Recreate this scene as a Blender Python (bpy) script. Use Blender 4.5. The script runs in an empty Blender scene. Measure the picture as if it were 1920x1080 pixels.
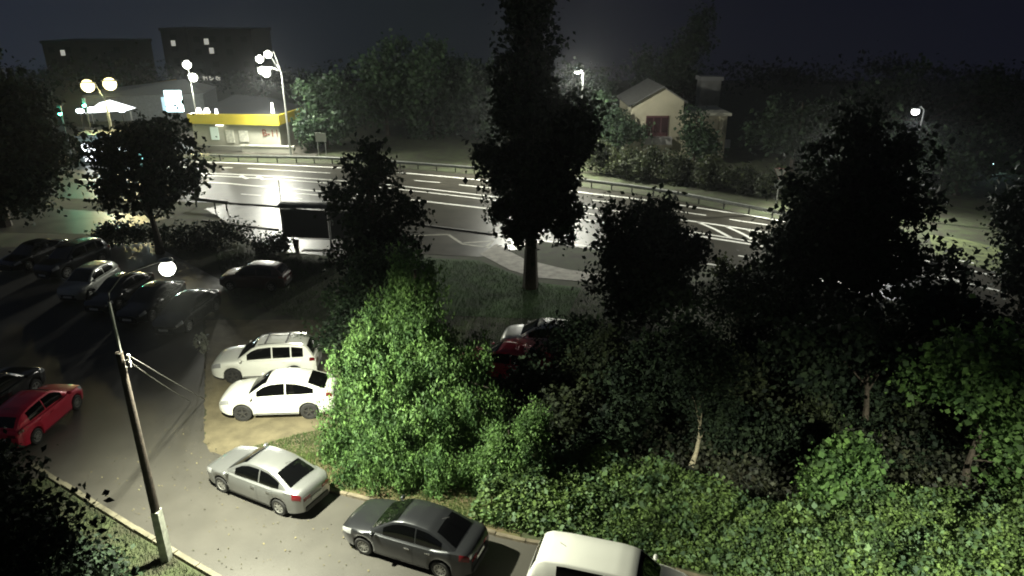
import bpy, bmesh, math, random
import numpy as np
from mathutils import Vector, Matrix
R = math.radians
sc = bpy.context.scene
COL = sc.collection
# ------------------------------------------------------------------ camera
CH, FPX, PITCH = 15.5, 1316.0, R(21.6)
cd = bpy.data.cameras.new('camera'); cam = bpy.data.objects.new('camera', cd); COL.objects.link(cam)
cam.location = (0, 0, CH); cam.rotation_euler = (R(90)-PITCH, 0, 0)
cd.sensor_width = 36; cd.lens = FPX/1920*36; cd.clip_end = 1500
sc.camera = cam
# ------------------------------------------------------------------ world, exposure
w = bpy.data.worlds.new('World'); sc.world = w; w.use_nodes = True
nt = w.node_tree; bg = nt.nodes['Background']
tc = nt.nodes.new('ShaderNodeTexCoord'); sx = nt.nodes.new('ShaderNodeSeparateXYZ')
nt.links.new(tc.outputs['Generated'], sx.inputs[0])
cr = nt.nodes.new('ShaderNodeValToRGB'); nt.links.new(sx.outputs['X'], cr.inputs['Fac'])
cr.color_ramp.elements[0].position = 0.0; cr.color_ramp.elements[0].color = (0.0085, 0.0095, 0.0165, 1)
cr.color_ramp.elements[1].position = 0.6; cr.color_ramp.elements[1].color = (0.0065, 0.0072, 0.0140, 1)
mr = nt.nodes.new('ShaderNodeMapRange'); nt.links.new(sx.outputs['X'], mr.inputs[0])
mr.inputs[1].default_value = -0.7; mr.inputs[2].default_value = 0.6
nt.links.new(mr.outputs[0], cr.inputs['Fac'])
cr.color_ramp.elements[0].color = (0.022, 0.027, 0.044, 1)
e = cr.color_ramp.elements.new(0.45); e.color = (0.012, 0.016, 0.019, 1)
nt.links.new(cr.outputs[0], bg.inputs['Color']); bg.inputs['Strength'].default_value = 0.8
sc.view_settings.view_transform = 'Standard'; sc.view_settings.look = 'None'
sc.view_settings.exposure = 0; sc.view_settings.gamma = 1
sc.cycles.use_denoising = True
sc.cycles.max_bounces = 5; sc.cycles.diffuse_bounces = 2; sc.cycles.glossy_bounces = 2
sc.cycles.transmission_bounces = 3; sc.cycles.volume_bounces = 0; sc.cycles.transparent_max_bounces = 4
sc.cycles.pixel_filter_type = 'BLACKMAN_HARRIS'; sc.cycles.filter_width = 1.9
sc.cycles.sample_clamp_indirect = 4
LAMPCOL = (1.0, 1.0, 0.84)

def lamp(loc, power, col=LAMPCOL, rad=0.15, spot=None, aim=None, name='lamp_light', parent=None):
    l = bpy.data.lights.new(name, 'SPOT' if spot else 'POINT'); l.energy = power; l.color = col
    l.shadow_soft_size = rad
    if spot: l.spot_size = R(spot); l.spot_blend = 0.5
    o = bpy.data.objects.new(name, l); COL.objects.link(o); o.location = loc
    if aim is not None:
        o.rotation_euler = (Vector(aim)-Vector(loc)).to_track_quat('-Z', 'Y').to_euler()
    if parent is not None:
        o.parent = parent; o.location = Vector(loc)-parent.location
    return o

# ------------------------------------------------------------------ helpers
def at(x, y, h=0.0):
    """point of the place at height h seen at photo position x, y"""
    u = (x-960)/FPX; v = (y-540)/FPX
    z = (CH-h)/(v*math.cos(PITCH)+math.sin(PITCH))
    return Vector((u*z, z*(math.cos(PITCH)-v*math.sin(PITCH)), h))
def hgt(Y, y):
    v = (y-540)/FPX; c, s = math.cos(PITCH), math.sin(PITCH)
    return CH - Y*(s+v*c)/(c-v*s)
def xat(Y, h, x):
    z = Y*math.cos(PITCH)+(CH-h)*math.sin(PITCH)
    return (x-960)/FPX*z

def link(o, parent=None):
    COL.objects.link(o)
    if parent is not None: o.parent = parent
    return o
def tag(o, label=None, cat=None, group=None, kind=None):
    if label: o['label'] = label
    if cat: o['category'] = cat
    if group: o['group'] = group
    if kind: o['kind'] = kind
    return o
def empty(name, loc, rz=0, label=None, cat=None, group=None):
    o = bpy.data.objects.new(name, None); link(o); o.location = loc; o.rotation_euler = (0, 0, rz)
    return tag(o, label, cat, group)

MATS = {}
def mat(name, col, rough=0.6, metal=0.0, noise=0.0, nscale=3.0, bump=0.0, bscale=20.0, coat=0.0, emit=None, es=0.0,
        col2=None, trans=0.0, spec=None, island=0.0, detail=6):
    if name in MATS: return MATS[name]
    m = bpy.data.materials.new(name); m.use_nodes = True; MATS[name] = m
    n = m.node_tree.nodes; L = m.node_tree.links; b = n['Principled BSDF']
    b.inputs['Base Color'].default_value = (*col, 1); b.inputs['Roughness'].default_value = rough
    b.inputs['Metallic'].default_value = metal; b.inputs['Coat Weight'].default_value = coat
    if spec is not None: b.inputs['Specular IOR Level'].default_value = spec
    g = n.new('ShaderNodeNewGeometry')
    if noise > 0 or col2:
        t = n.new('ShaderNodeTexNoise'); t.inputs['Scale'].default_value = nscale; t.inputs['Detail'].default_value = detail
        L.new(g.outputs['Position'], t.inputs['Vector'])
        c = n.new('ShaderNodeValToRGB'); L.new(t.outputs['Fac'], c.inputs[0])
        c.color_ramp.elements[0].position = 0.35; c.color_ramp.elements[1].position = 0.65
        a = col2 or tuple(x*(1-noise) for x in col); d = col if col2 else tuple(min(1, x*(1+noise)) for x in col)
        c.color_ramp.elements[0].color = (*a, 1); c.color_ramp.elements[1].color = (*d, 1)
        L.new(c.outputs[0], b.inputs['Base Color'])
    if island > 0:
        c = n.new('ShaderNodeValToRGB'); L.new(g.outputs['Random Per Island'], c.inputs[0])
        c.color_ramp.elements[0].color = (col[0]*(1-island), col[1]*(1-island), col[2]*(1-island*.5), 1)
        c.color_ramp.elements[1].color = (col[0]*(1+island*.9), col[1]*(1+island), col[2]*(1+island), 1)
        t2 = n.new('ShaderNodeTexNoise'); t2.inputs['Scale'].default_value = 1.1; t2.inputs['Detail'].default_value = 4
        L.new(g.outputs['Position'], t2.inputs['Vector'])
        c2 = n.new('ShaderNodeValToRGB'); L.new(t2.outputs['Fac'], c2.inputs[0]); c2.color_ramp.elements[0].position = .36; c2.color_ramp.elements[1].position = .66
        c2.color_ramp.elements[0].color = (.50, .58, .62, 1); c2.color_ramp.elements[1].color = (1.15, 1.15, 1.05, 1)
        mxc = n.new('ShaderNodeMix'); mxc.data_type = 'RGBA'; mxc.blend_type = 'MULTIPLY'; mxc.inputs[0].default_value = 1
        L.new(c.outputs[0], mxc.inputs[6]); L.new(c2.outputs[0], mxc.inputs[7]); L.new(mxc.outputs[2], b.inputs['Base Color'])
    if bump > 0:
        t = n.new('ShaderNodeTexNoise'); t.inputs['Scale'].default_value = bscale; t.inputs['Detail'].default_value = 5
        L.new(g.outputs['Position'], t.inputs['Vector'])
        bn = n.new('ShaderNodeBump'); bn.inputs['Strength'].default_value = bump; bn.inputs['Distance'].default_value = 0.02
        L.new(t.outputs['Fac'], bn.inputs['Height']); L.new(bn.outputs[0], b.inputs['Normal'])
    if emit:
        b.inputs['Emission Color'].default_value = (*emit, 1); b.inputs['Emission Strength'].default_value = es
    if trans > 0:
        tr = n.new('ShaderNodeBsdfTranslucent'); mx = n.new('ShaderNodeMixShader'); mx.inputs[0].default_value = trans
        src = b.inputs['Base Color']
        if src.is_linked: L.new(src.links[0].from_socket, tr.inputs[0])
        else: tr.inputs[0].default_value = (*col, 1)
        out = n['Material Output']
        L.new(b.outputs[0], mx.inputs[1]); L.new(tr.outputs[0], mx.inputs[2]); L.new(mx.outputs[0], out.inputs['Surface'])
    return m

class MB:
    def __init__(s): s.v = []; s.f = []
    def add(s, vs, fs):
        k = len(s.v); s.v += [tuple(p) for p in vs]; s.f += [tuple(i+k for i in f) for f in fs]; return s
    def box(s, c, d, rz=0.0, top=1.0, rot=None):
        M = rot or Matrix.Rotation(rz, 3, 'Z'); vs = []
        for z in (-1, 1):
            k = top if z > 0 else 1
            for x, y in ((-1, -1), (1, -1), (1, 1), (-1, 1)):
                vs.append(Vector(c)+M@Vector((x*d[0]/2*k, y*d[1]/2*k, z*d[2]/2)))
        return s.add(vs, [(3, 2, 1, 0), (4, 5, 6, 7), (0, 1, 5, 4), (1, 2, 6, 5), (2, 3, 7, 6), (3, 0, 4, 7)])
    def tube(s, pts, rads, n=8, cap=True):
        pts = [Vector(p) for p in pts]; vs = []; fs = []
        for i, p in enumerate(pts):
            d = (pts[min(i+1, len(pts)-1)]-pts[max(i-1, 0)])
            d = d.normalized() if d.length > 0 else Vector((0, 0, 1))
            a = Vector((0, 0, 1)) if abs(d.z) < .95 else Vector((1, 0, 0))
            u = d.cross(a).normalized(); v = u.cross(d)
            r = rads[i] if isinstance(rads, (list, tuple)) else rads
            vs += [p+(u*math.cos(t)+v*math.sin(t))*r for t in [2*math.pi*k/n for k in range(n)]]
        for i in range(len(pts)-1):
            for k in range(n):
                fs.append((i*n+k, i*n+(k+1) % n, (i+1)*n+(k+1) % n, (i+1)*n+k))
        if cap: fs += [tuple(range(n)), tuple(reversed(range((len(pts)-1)*n, len(pts)*n)))]
        return s.add(vs, fs)
    def lathe_y(s, prof, c=(0, 0, 0), n=24):
        """profile of (radius, y) turned about the y axis"""
        vs = []; fs = []
        for r, y in prof:
            vs += [(c[0]+r*math.cos(2*math.pi*k/n), c[1]+y, c[2]+r*math.sin(2*math.pi*k/n)) for k in range(n)]
        for i in range(len(prof)-1):
            for k in range(n): fs.append((i*n+k, i*n+(k+1) % n, (i+1)*n+(k+1) % n, (i+1)*n+k))
        return s.add(vs, fs)
    def ball(s, c, r, n=10, m=7):
        if not isinstance(r, (list, tuple)): r = (r, r, r)
        vs = [(c[0], c[1], c[2]+r[2])]; fs = []
        for i in range(1, m):
            t = math.pi*i/m
            vs += [(c[0]+r[0]*math.sin(t)*math.cos(2*math.pi*k/n), c[1]+r[1]*math.sin(t)*math.sin(2*math.pi*k/n), c[2]+r[2]*math.cos(t)) for k in range(n)]
        vs.append((c[0], c[1], c[2]-r[2])); e = len(vs)-1
        for k in range(n):
            fs.append((0, 1+k, 1+(k+1) % n)); fs.append((e, 1+(m-2)*n+(k+1) % n, 1+(m-2)*n+k))
            for i in range(m-2): fs.append((1+i*n+k, 1+(i+1)*n+k, 1+(i+1)*n+(k+1) % n, 1+i*n+(k+1) % n))
        return s.add(vs, fs)
    def build(s, name, m, parent=None, smooth=False, fix=True):
        me = bpy.data.meshes.new(name); me.from_pydata(s.v, [], s.f)
        if fix:
            bm = bmesh.new(); bm.from_mesh(me); bmesh.ops.recalc_face_normals(bm, faces=bm.faces); bm.to_mesh(me); bm.free()
        me.materials.append(m)
        if smooth:
            me.shade_smooth()
            try: me.set_sharp_from_angle(angle=R(40))
            except Exception: pass
        o = bpy.data.objects.new(name, me); link(o, parent); return o

def flat(name, pts, z, m, kind='structure', thick=0.0):
    """ground sheet: polygon (triangulated) at height z"""
    bm = bmesh.new(); vs = [bm.verts.new((p[0], p[1], z)) for p in pts]; f = bm.faces.new(vs)
    bmesh.ops.triangulate(bm, faces=[f]); bmesh.ops.recalc_face_normals(bm, faces=bm.faces)
    if sum(f.normal.z for f in bm.faces) < 0: bmesh.ops.reverse_faces(bm, faces=bm.faces)
    me = bpy.data.meshes.new(name); bm.to_mesh(me); bm.free(); me.materials.append(m)
    o = bpy.data.objects.new(name, me); link(o)
    if kind: o['kind'] = kind
    return o

def smooth_line(pts, step=0.6):
    """Catmull-Rom through 2D/3D points"""
    P = [Vector(p).to_3d() for p in pts]
    if len(P) < 3: 
        n = max(1, int((P[1]-P[0]).length/step)); return [P[0].lerp(P[1], i/n) for i in range(n+1)]
    out = []
    for i in range(len(P)-1):
        a = P[i-1] if i > 0 else 2*P[0]-P[1]; b = P[i]; c = P[i+1]; d = P[i+2] if i+2 < len(P) else 2*P[-1]-P[-2]
        n = max(2, int((c-b).length/step))
        for k in range(n):
            t = k/n; out.append(.5*((2*b)+(-a+c)*t+(2*a-5*b+4*c-d)*t*t+(-a+3*b-3*c+d)*t**3))
    out.append(P[-1]); return out

def strip(mb, pts, wd, z):
    L = smooth_line([(p[0], p[1], 0) for p in pts])
    vs = []; fs = []
    for i, p in enumerate(L):
        d = (L[min(i+1, len(L)-1)]-L[max(i-1, 0)]).normalized(); n = Vector((-d.y, d.x, 0))*wd/2
        vs += [(p.x+n.x, p.y+n.y, z), (p.x-n.x, p.y-n.y, z)]
    for i in range(len(L)-1): fs.append((2*i, 2*i+1, 2*i+3, 2*i+2))
    mb.add(vs, fs)

def kerb(name, pts, wd=0.15, h=0.12, m=None):
    """separate kerb stones with open joints, slightly out of line"""
    rr = random.Random(len(pts)*7+int(wd*100)); L = smooth_line([(p[0], p[1], 0) for p in pts], .25); b = MB(); i = 0
    while i < len(L)-2:
        j = i+1
        while j < len(L)-1 and (L[j]-L[i]).length < .98: j += 1
        a, c = L[i], L[j]; d = c-a; ln = d.length-.02
        if ln > .2:
            hh = h+rr.uniform(-.012, .012)+.05
            b.box(((a.x+c.x)/2+rr.uniform(-.01, .01), (a.y+c.y)/2+rr.uniform(-.01, .01), hh/2-.05), (ln, wd, hh), math.atan2(d.y, d.x)+rr.uniform(-.012, .012), top=.985)
        i = j
    o = b.build(name, m or M_kerb); o['kind'] = 'structure'; return o

# ------------------------------------------------------------------ materials
M_ground = mat('ground_soil_grass', (0.045, 0.060, 0.022), 0.9, col2=(0.030, 0.028, 0.016), nscale=0.9, bump=0.8, bscale=9)
M_earth = mat('earth', (0.135, 0.115, 0.068), 0.85, col2=(0.085, 0.072, 0.042), nscale=1.6, bump=0.7, bscale=12)
M_yard = mat('yard_asphalt', (0.057, 0.054, 0.047), 0.48, noise=0.10, nscale=0.9, bump=0.25, bscale=45, spec=0.5, detail=9)
M_road = mat('wet_road_asphalt', (0.048, 0.045, 0.036), 0.42, noise=0.22, nscale=0.5, bump=0.12, bscale=5, spec=.16, detail=9)
M_pave = mat('wet_pavement', (0.10, 0.095, 0.08), 0.40, col2=(0.045, 0.043, 0.036), nscale=0.5, bump=0.2, bscale=3, spec=.2)
M_path = mat('pale_path', (0.36, 0.34, 0.30), 0.8, noise=0.25, nscale=2)
M_kerb = mat('kerb_concrete', (0.30, 0.28, 0.22), 0.8, noise=0.2, nscale=4)
M_kerbdark = mat('kerb_dark', (0.06, 0.055, 0.05), 0.7, noise=0.2, nscale=4)
M_white = mat('road_paint', (0.82, 0.82, 0.76), 0.5, col2=(0.66, 0.66, 0.60), nscale=3)
M_yellowpaint = mat('worn_yellow_paint', (0.22, 0.20, 0.12), 0.6, noise=0.3, nscale=3)
M_grass = mat('grass_blades', (0.075, 0.120, 0.030), 0.6, island=0.5, trans=0.3)
M_steel = mat('galvanised_steel', (0.42, 0.43, 0.40), 0.45, metal=0.6, noise=0.15, nscale=6)
M_dkmetal = mat('dark_metal', (0.035, 0.037, 0.035), 0.5, metal=0.3)
M_dkglass = mat('dark_glass', (0.0015, 0.0016, 0.0018), 0.05)
M_bark = mat('bark', (0.055, 0.045, 0.035), 0.9, noise=0.4, nscale=12, bump=0.6, bscale=30)
M_palebark = mat('pale_bark', (0.30, 0.27, 0.19), 0.85, noise=0.3, nscale=12)

# ------------------------------------------------------------------ ground, roads
gp = [(-30, 0), (150, 0), (190, -1.5), (260, -10), (360, -26), (500, -42)]
o = MB().add([(x, y, z) for y, z in gp for x in (-300, 300)], [(2*i, 2*i+1, 2*i+3, 2*i+2) for i in range(5)]).build('ground', M_ground, fix=False); o['kind'] = 'structure'
def P(*xy): return [at(x, y).xy[:] for x, y in xy]
far_edge = [(-95, 86), (-60, 83.5), (-45, 81.6)]+P((400, 303), (605, 308), (767, 318), (940, 333), (1110, 354), (1246, 373), (1448, 411), (1600, 446), (1755, 480), (1900, 521), (2060, 570))
near_edge = P((2060, 690), (1900, 622), (1700, 570), (1520, 530), (1398, 509), (1317, 497), (1100, 466), (930, 440), (797, 423), (640, 403), (521, 388), (428, 381))+[(-38, 60.5), (-60, 65), (-95, 70)]
flat('main_road', [p[:2] for p in smooth_line(far_edge, 3)]+[p[:2] for p in smooth_line(near_edge, 3)], 0.010, M_road)
flat('side_road', [(-95, 66.5), (-60, 62), (-38, 57.2), (-27.2, 54.7), (-31, 50), (-45, 51), (-95, 54)], 0.006, M_pave)
flat('shop_forecourt', [(-95, 87.2), (-60, 84.7), (-45, 82.8), (-35, 81.6), (-26.2, 80.4), (-22.5, 79.8), (-22, 92), (-95, 110)], 0.006, M_pave)
pv = P((428, 381.5), (521, 388.5), (640, 404), (797, 424), (930, 441), (1020, 453), (960, 470), (900, 482), (780, 476), (640, 482), (525, 472), (470, 452), (432, 420), (385, 392))
flat('bus_stop_pavement', pv, 0.018, M_pave)
flat('footpath', P((900, 477), (930, 458), (985, 487), (1060, 505), (1130, 515), (1120, 531), (1000, 520), (955, 506)), 0.022, M_path)
kerb('pavement_kerb', P((428, 381.5), (521, 388.5), (640, 404), (797, 424), (930, 441)), 0.2, 0.12, M_kerbdark)
kerb('pavement_inner_kerb', P((380, 414), (455, 424), (523, 432)), 0.2, 0.10, M_kerbdark)
mk = MB(); Z = 0.016
def line(w_, *pts): strip(mk, P(*pts), w_*1.45, Z)
line(.20, (180, 302), (300, 303), (413, 305), (619, 313.8), (767, 325.3), (883, 336), (990, 347.5), (1100, 362), (1200, 374), (1330, 393), (1462, 414), (1600, 446))
for a, b in (((300, 313), (380, 313.8)), ((414, 314.3), (436, 315)), ((464, 315.8), (619, 324.8)), ((670, 329), (740, 335)), ((777, 338.5), (825, 342.5)), ((860, 346.5), (960, 357)), ((1111, 375.5), (1150, 380)), ((1228, 390.5), (1324, 404)), ((1368, 411.5), (1439, 422)), ((1500, 432), (1560, 444)), ((1774, 484), (1826, 494))):
    line(.14, a, b)
line(.16, (300, 324), (415, 326), (568, 334), (700, 344), (765, 350.5), (880, 363.5), (1000, 377.5), (1097, 388.5), (1177, 399))
line(.16, (300, 328), (405, 330), (568, 340), (700, 350.5), (765, 357), (937, 377), (1060, 394), (1180, 414), (1281, 432), (1421, 455))
for x in (455, 487, 520): line(.30, (x-4, 327.5+(x-405)*.045), (x+9, 332.5+(x-405)*.055))
line(.22, (150, 337), (379, 341.5), (480, 349), (592, 358), (680, 365.5), (777, 375.5), (920, 392), (1060, 408), (1150, 420), (1281, 438.5), (1457, 466))
line(.18, (497, 357.5), (590, 365.5), (670, 372))
for a, b in (((452, 364), (489, 366.8)), ((525, 369.6), (567, 373)), ((640, 380), (700, 387)), ((960, 420), (1040, 431)), ((1384, 479.5), (1437, 487.5))): line(.14, a, b)
line(.20, (1276, 412), (1360, 424), (1448, 438), (1520, 452))
line(.20, (1308, 416.5), (1340, 430), (1370, 446)); line(.20, (1361, 424.5), (1395, 440), (1421, 456)); line(.20, (1400, 430.5), (1430, 443), (1448, 454))
line(.20, (767, 418.5), (797, 423.2), (930, 440.5), (1100, 462), (1320, 494), (1398, 506))
line(.18, (1700, 482), (1748, 492), (1872, 519)); line(.18, (1723, 515), (1797, 528), (1874, 546)); line(.18, (1762, 512), (1797, 527))
mo = mk.build('road_markings', M_white, fix=False); mo['kind'] = 'structure'
# zigzag of the bus bay and painted border
mk = MB(); Z = 0.028
for a in (((767, 443), (840, 440)), ((840, 440), (867, 458)), ((867, 458), (920, 465.5)), ((869, 456), (925, 452.5)), ((925, 452.5), (911, 464))): line(.16, *a)
mo = mk.build('bus_bay_markings', mat('bay_paint', (0.30, 0.29, 0.23), 0.6, noise=.2), fix=False); mo['kind'] = 'structure'
# verge beyond the road on the right
flat('grass_verge', P((1755, 478), (1740, 440), (1800, 447), (1890, 470), (1960, 500), (1900, 519)), 0.012, mat('short_verge_grass', (0.09, 0.11, 0.04), 0.9, noise=.4, nscale=1.5))
# yard
yard = P((380, 600), (384, 700), (384, 832), (408, 850), (470, 870), (560, 900), (640, 926), (760, 956), (900, 995), (975, 1014), (1180, 1052))+[(8, 15), (16, 13.2), (24, 11.5), (24, 5), (-2, 8)]+P((400, 1079), (300, 1022), (200, 962), (88, 893))+[(-19, 19.8), (-24, 19), (-40, 24), (-44, 46), (-26, 48), (-17.5, 40)]
flat('yard_asphalt', yard, 0.008, M_yard)
_e = smooth_line([(*p, 0) for p in P((386, 600), (385, 720), (386, 832), (410, 851), (470, 868), (540, 872))], .18)
flat('parking_earth', [(p.x+random.Random(i).uniform(-.07, .07), p.y+random.Random(i+99).uniform(-.06, .06)) for i, p in enumerate(_e)]+P((640, 850), (640, 640), (590, 600)), 0.012, M_earth)
kerb('yard_kerb', P((60, 874), (88, 892), (200, 961), (300, 1022), (400, 1081), (470, 1125)), 0.16, 0.13, mat('yellowed_kerb', (0.13, 0.12, 0.085), .8, noise=.2))
kerb('green_kerb', P((470, 872), (560, 902), (640, 926), (760, 956), (900, 995), (975, 1014), (1180, 1052))+[(8, 15.15), (16, 13.35)], 0.14, 0.10, mat('soiled_kerb', (0.13, 0.11, 0.075), .8, noise=.3))
flat('lawn', P((560, 852), (640, 850), (660, 780), (900, 780), (1000, 900), (975, 1010), (900, 990), (760, 950), (640, 920), (560, 896), (480, 868)), 0.016, mat('lawn_soil', (0.075, 0.085, 0.028), 0.95, col2=(0.09, 0.065, 0.035), nscale=1.3, bump=.6, bscale=10))
flat('lawn_by_path', P((770, 482), (900, 488), (1000, 528), (1090, 540), (1060, 600), (800, 590)), 0.010, mat('lawn_green', (0.030, 0.075, 0.015), 0.95, noise=.35, nscale=.8, bump=.6, bscale=10))

rng = np.random.default_rng(7)
def leaf_mesh(name, cen, size, m, parent=None, up=0.3, wide=0.55, sizevar=0.45, fold=True, hang=0.0):
    """many separate leaf faces: cen (n,3)"""
    n = len(cen); s = size*(1+sizevar*rng.standard_normal(n).clip(-1.5, 1.5))[:, None]
    d = rng.standard_normal((n, 3)); d[:, 2] -= hang; d /= np.linalg.norm(d, axis=1)[:, None]
    q = rng.standard_normal((n, 3)); q[:, 2] += up*3
    nn = q-(q*d).sum(1)[:, None]*d; nn /= np.linalg.norm(nn, axis=1)[:, None]+1e-9
    sd = np.cross(nn, d)
    v0 = cen-d*s*.5; v1 = cen+sd*s*wide*.5+nn*s*.12; v2 = cen+d*s*.5; v3 = cen-sd*s*wide*.5+nn*s*.12
    co = np.stack([v0, v1, v2, v3], 1).reshape(-1, 3).astype(np.float32)
    me = bpy.data.meshes.new(name); me.vertices.add(4*n); me.vertices.foreach_set('co', co.ravel())
    me.loops.add(4*n); me.loops.foreach_set('vertex_index', np.arange(4*n, dtype=np.int32))
    me.polygons.add(n); me.polygons.foreach_set('loop_start', np.arange(0, 4*n, 4, dtype=np.int32))
    try: me.polygons.foreach_set('loop_total', np.full(n, 4, np.int32))
    except Exception: pass
    me.update(calc_edges=True); me.materials.append(m)
    o = bpy.data.objects.new(name, me); link(o, parent); return o

def blob_points(ells, n, clump=0.35, per=40, shell=0.55, droop=0.0, gaps=0.0):
    """leaf positions: clumps spread over the shell of several ellipsoids"""
    vol = np.array([e[3]*e[4]*e[5] for e in ells])**(2/3); vol /= vol.sum()
    nc = max(1, n//per); pick = rng.choice(len(ells), nc, p=vol); E = np.array(ells)[pick]
    d = rng.standard_normal((nc, 3)); d /= np.linalg.norm(d, axis=1)[:, None]
    r = shell+(1-shell)*rng.random(nc)**.7
    # uneven outline
    bump = 1+.16*np.sin(d[:, 0]*5+pick)*np.cos(d[:, 2]*6+pick*2)+.10*np.sin(d[:, 1]*9+d[:, 2]*7)
    c = E[:, :3]+d*E[:, 3:]*(r*bump)[:, None]
    if gaps > 0:
        k = np.sin(c[:, 0]*1.9+1)*np.sin(c[:, 1]*2.3)*np.sin(c[:, 2]*2.1+2); c = c[k < 1-gaps]
    cs = clump*(.6+.8*rng.random(len(c)))
    p = np.repeat(c, per, 0); s = np.repeat(cs, per)[:, None]
    o = rng.standard_normal((len(p), 3))*s*.55
    if droop > 0:
        o[:, :2] *= .7; o[:, 2] = -rng.random(len(p))*np.repeat(cs, per)*droop
    p = p+o; p[:, 2] = np.maximum(p[:, 2], 0.05+rng.random(len(p))*.1)
    return p, c

def tree(name, label, cat, loc, ells, n, leaf, m, trunk_r=0.2, trunk_h=None, clump=0.4, per=40, group=None, bark=None,
         shell=.55, droop=0, gaps=0, wide=.6, lean=(0, 0), hang=0, limbs=10, rag=6):
    """ells are relative to loc"""
    o = empty(name, (loc[0], loc[1], 0), 0, label, cat, group)
    if rag:
        sub = []
        for e in ells:
            sub.append((e[0], e[1], e[2], e[3]*.66, e[4]*.66, e[5]*.66))
            for k in range(rag):
                d = rng.standard_normal(3); d /= np.linalg.norm(d); q = .5+.42*rng.random(); f = .26+.26*rng.random()
                sub.append((e[0]+d[0]*e[3]*q, e[1]+d[1]*e[4]*q, max(.3, e[2]+d[2]*e[5]*q), e[3]*f, e[4]*f, e[5]*f*.8))
        ells_ = sub
    else: ells_ = ells
    p, c = blob_points(ells_, n, clump, per, shell, droop, gaps)
    top = max(e[2] for e in ells); th = trunk_h or top
    t = MB(); pts = []; rr = []
    for i in range(6):
        k = i/5; pts.append((lean[0]*k+.12*math.sin(k*5+loc[0]), lean[1]*k+.1*math.sin(k*4+loc[1]), th*k-.05)); rr.append(trunk_r*(1.25-.25*min(1, k*6))*(1-.7*k) if i else trunk_r*1.35)
    t.tube(pts, rr, 8)
    idx = rng.choice(len(c), min(limbs, len(c)), replace=False)
    for i in idx:
        b = Vector(c[i]); k = max(.25, min(.95, b.z/th*.55)); a = Vector(pts[min(4, int(k*5))])
        a = a.lerp(Vector(pts[min(5, int(k*5)+1)]), k*5-int(k*5))
        mid = a.lerp(b, .5)+Vector((0, 0, .15*(b-a).length))
        t.tube([a, mid, b], [trunk_r*.35, trunk_r*.2, trunk_r*.07], 5)
    t.build('trunk', bark or M_bark, o, smooth=True)
    leaf_mesh('crown', p, leaf, m, o, wide=wide, hang=hang)
    return o
def E_(cx, cy, cz, rx, ry=None, rz=None): return (cx, cy, cz, rx, ry or rx, rz or rx)

# ------------------------------------------------------------------ cars
def G(x, pts, sg=0.05):
    xs = [p[0] for p in pts]; ys = [p[1] for p in pts]
    if xs[0] > xs[-1]: xs = xs[::-1]; ys = ys[::-1]
    k = [-2, -1, 0, 1, 2]; wt = [.1, .2, .4, .2, .1]
    return sum(w_*float(np.interp(x+i*sg*.7, xs, ys)) for i, w_ in zip(k, wt))

def paint(name, col, metal=.3, rough=.3): return mat(name, col, rough, metal=metal, coat=.8, noise=.04, nscale=1)
M_tyre = mat('tyre', (0.018, 0.018, 0.018), .8, noise=.3)
M_plastic = mat('black_trim', (0.020, 0.020, 0.021), .5)
M_chrome = mat('chrome', (0.6, 0.6, 0.6), .15, metal=1)
M_redlamp = mat('red_lamp', (0.13, 0.008, 0.012), .15, coat=.6)
M_headlamp = mat('headlamp', (0.45, 0.46, 0.47), .1, metal=.4, coat=1)
M_plate = mat('number_plate', (0.65, 0.65, 0.63), .5)
M_alloy = mat('alloy', (0.50, 0.50, 0.48), .3, metal=.7)
M_darkalloy = mat('dark_alloy', (0.09, 0.09, 0.09), .35, metal=.6)

SEDAN = dict(L=4.45, W=1.74, wb=2.62, wr=.31, sill=.20,
    deck=[(2.23, .60), (2.15, .70), (1.95, .79), (1.5, .87), (1.05, .93), (.3, .92), (-1.0, .94), (-1.6, 1.02), (-2.05, 1.01), (-2.18, .95), (-2.23, .80)],
    plan=[(2.23, .52), (2.14, .68), (1.9, .79), (1.4, .85), (.5, .87), (-.9, .87), (-1.6, .85), (-2.0, .78), (-2.15, .70), (-2.23, .62)],
    roof=[(1.10, .92), (.75, 1.13), (.35, 1.36), (.05, 1.44), (-.4, 1.455), (-.85, 1.42), (-1.2, 1.30), (-1.78, 1.00)],
    ws=(.22, 1.06), rw=(-1.70, -1.08), sw=[(-.42, .62), (-1.32, -.48)], taper=.76)
COUPE = dict(L=4.6, W=1.86, wb=2.65, wr=.36, sill=.27,
    deck=[(2.3, .72), (2.2, .85), (1.95, .97), (1.5, 1.03), (1.05, 1.07), (.3, 1.05), (-1.0, 1.09), (-1.7, 1.17), (-2.12, 1.18), (-2.25, 1.08), (-2.3, .9)],
    plan=[(2.3, .58), (2.2, .74), (1.95, .86), (1.4, .92), (.5, .93), (-.9, .93), (-1.6, .92), (-2.05, .84), (-2.2, .76), (-2.3, .66)],
    roof=[(1.12, 1.06), (.8, 1.27), (.45, 1.50), (.15, 1.60), (-.3, 1.635), (-.85, 1.60), (-1.3, 1.48), (-1.9, 1.24), (-2.05, 1.17)],
    ws=(.32, 1.06), rw=(-1.95, -1.30), sw=[(-.40, .72), (-1.55, -.46)], taper=.77)
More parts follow.
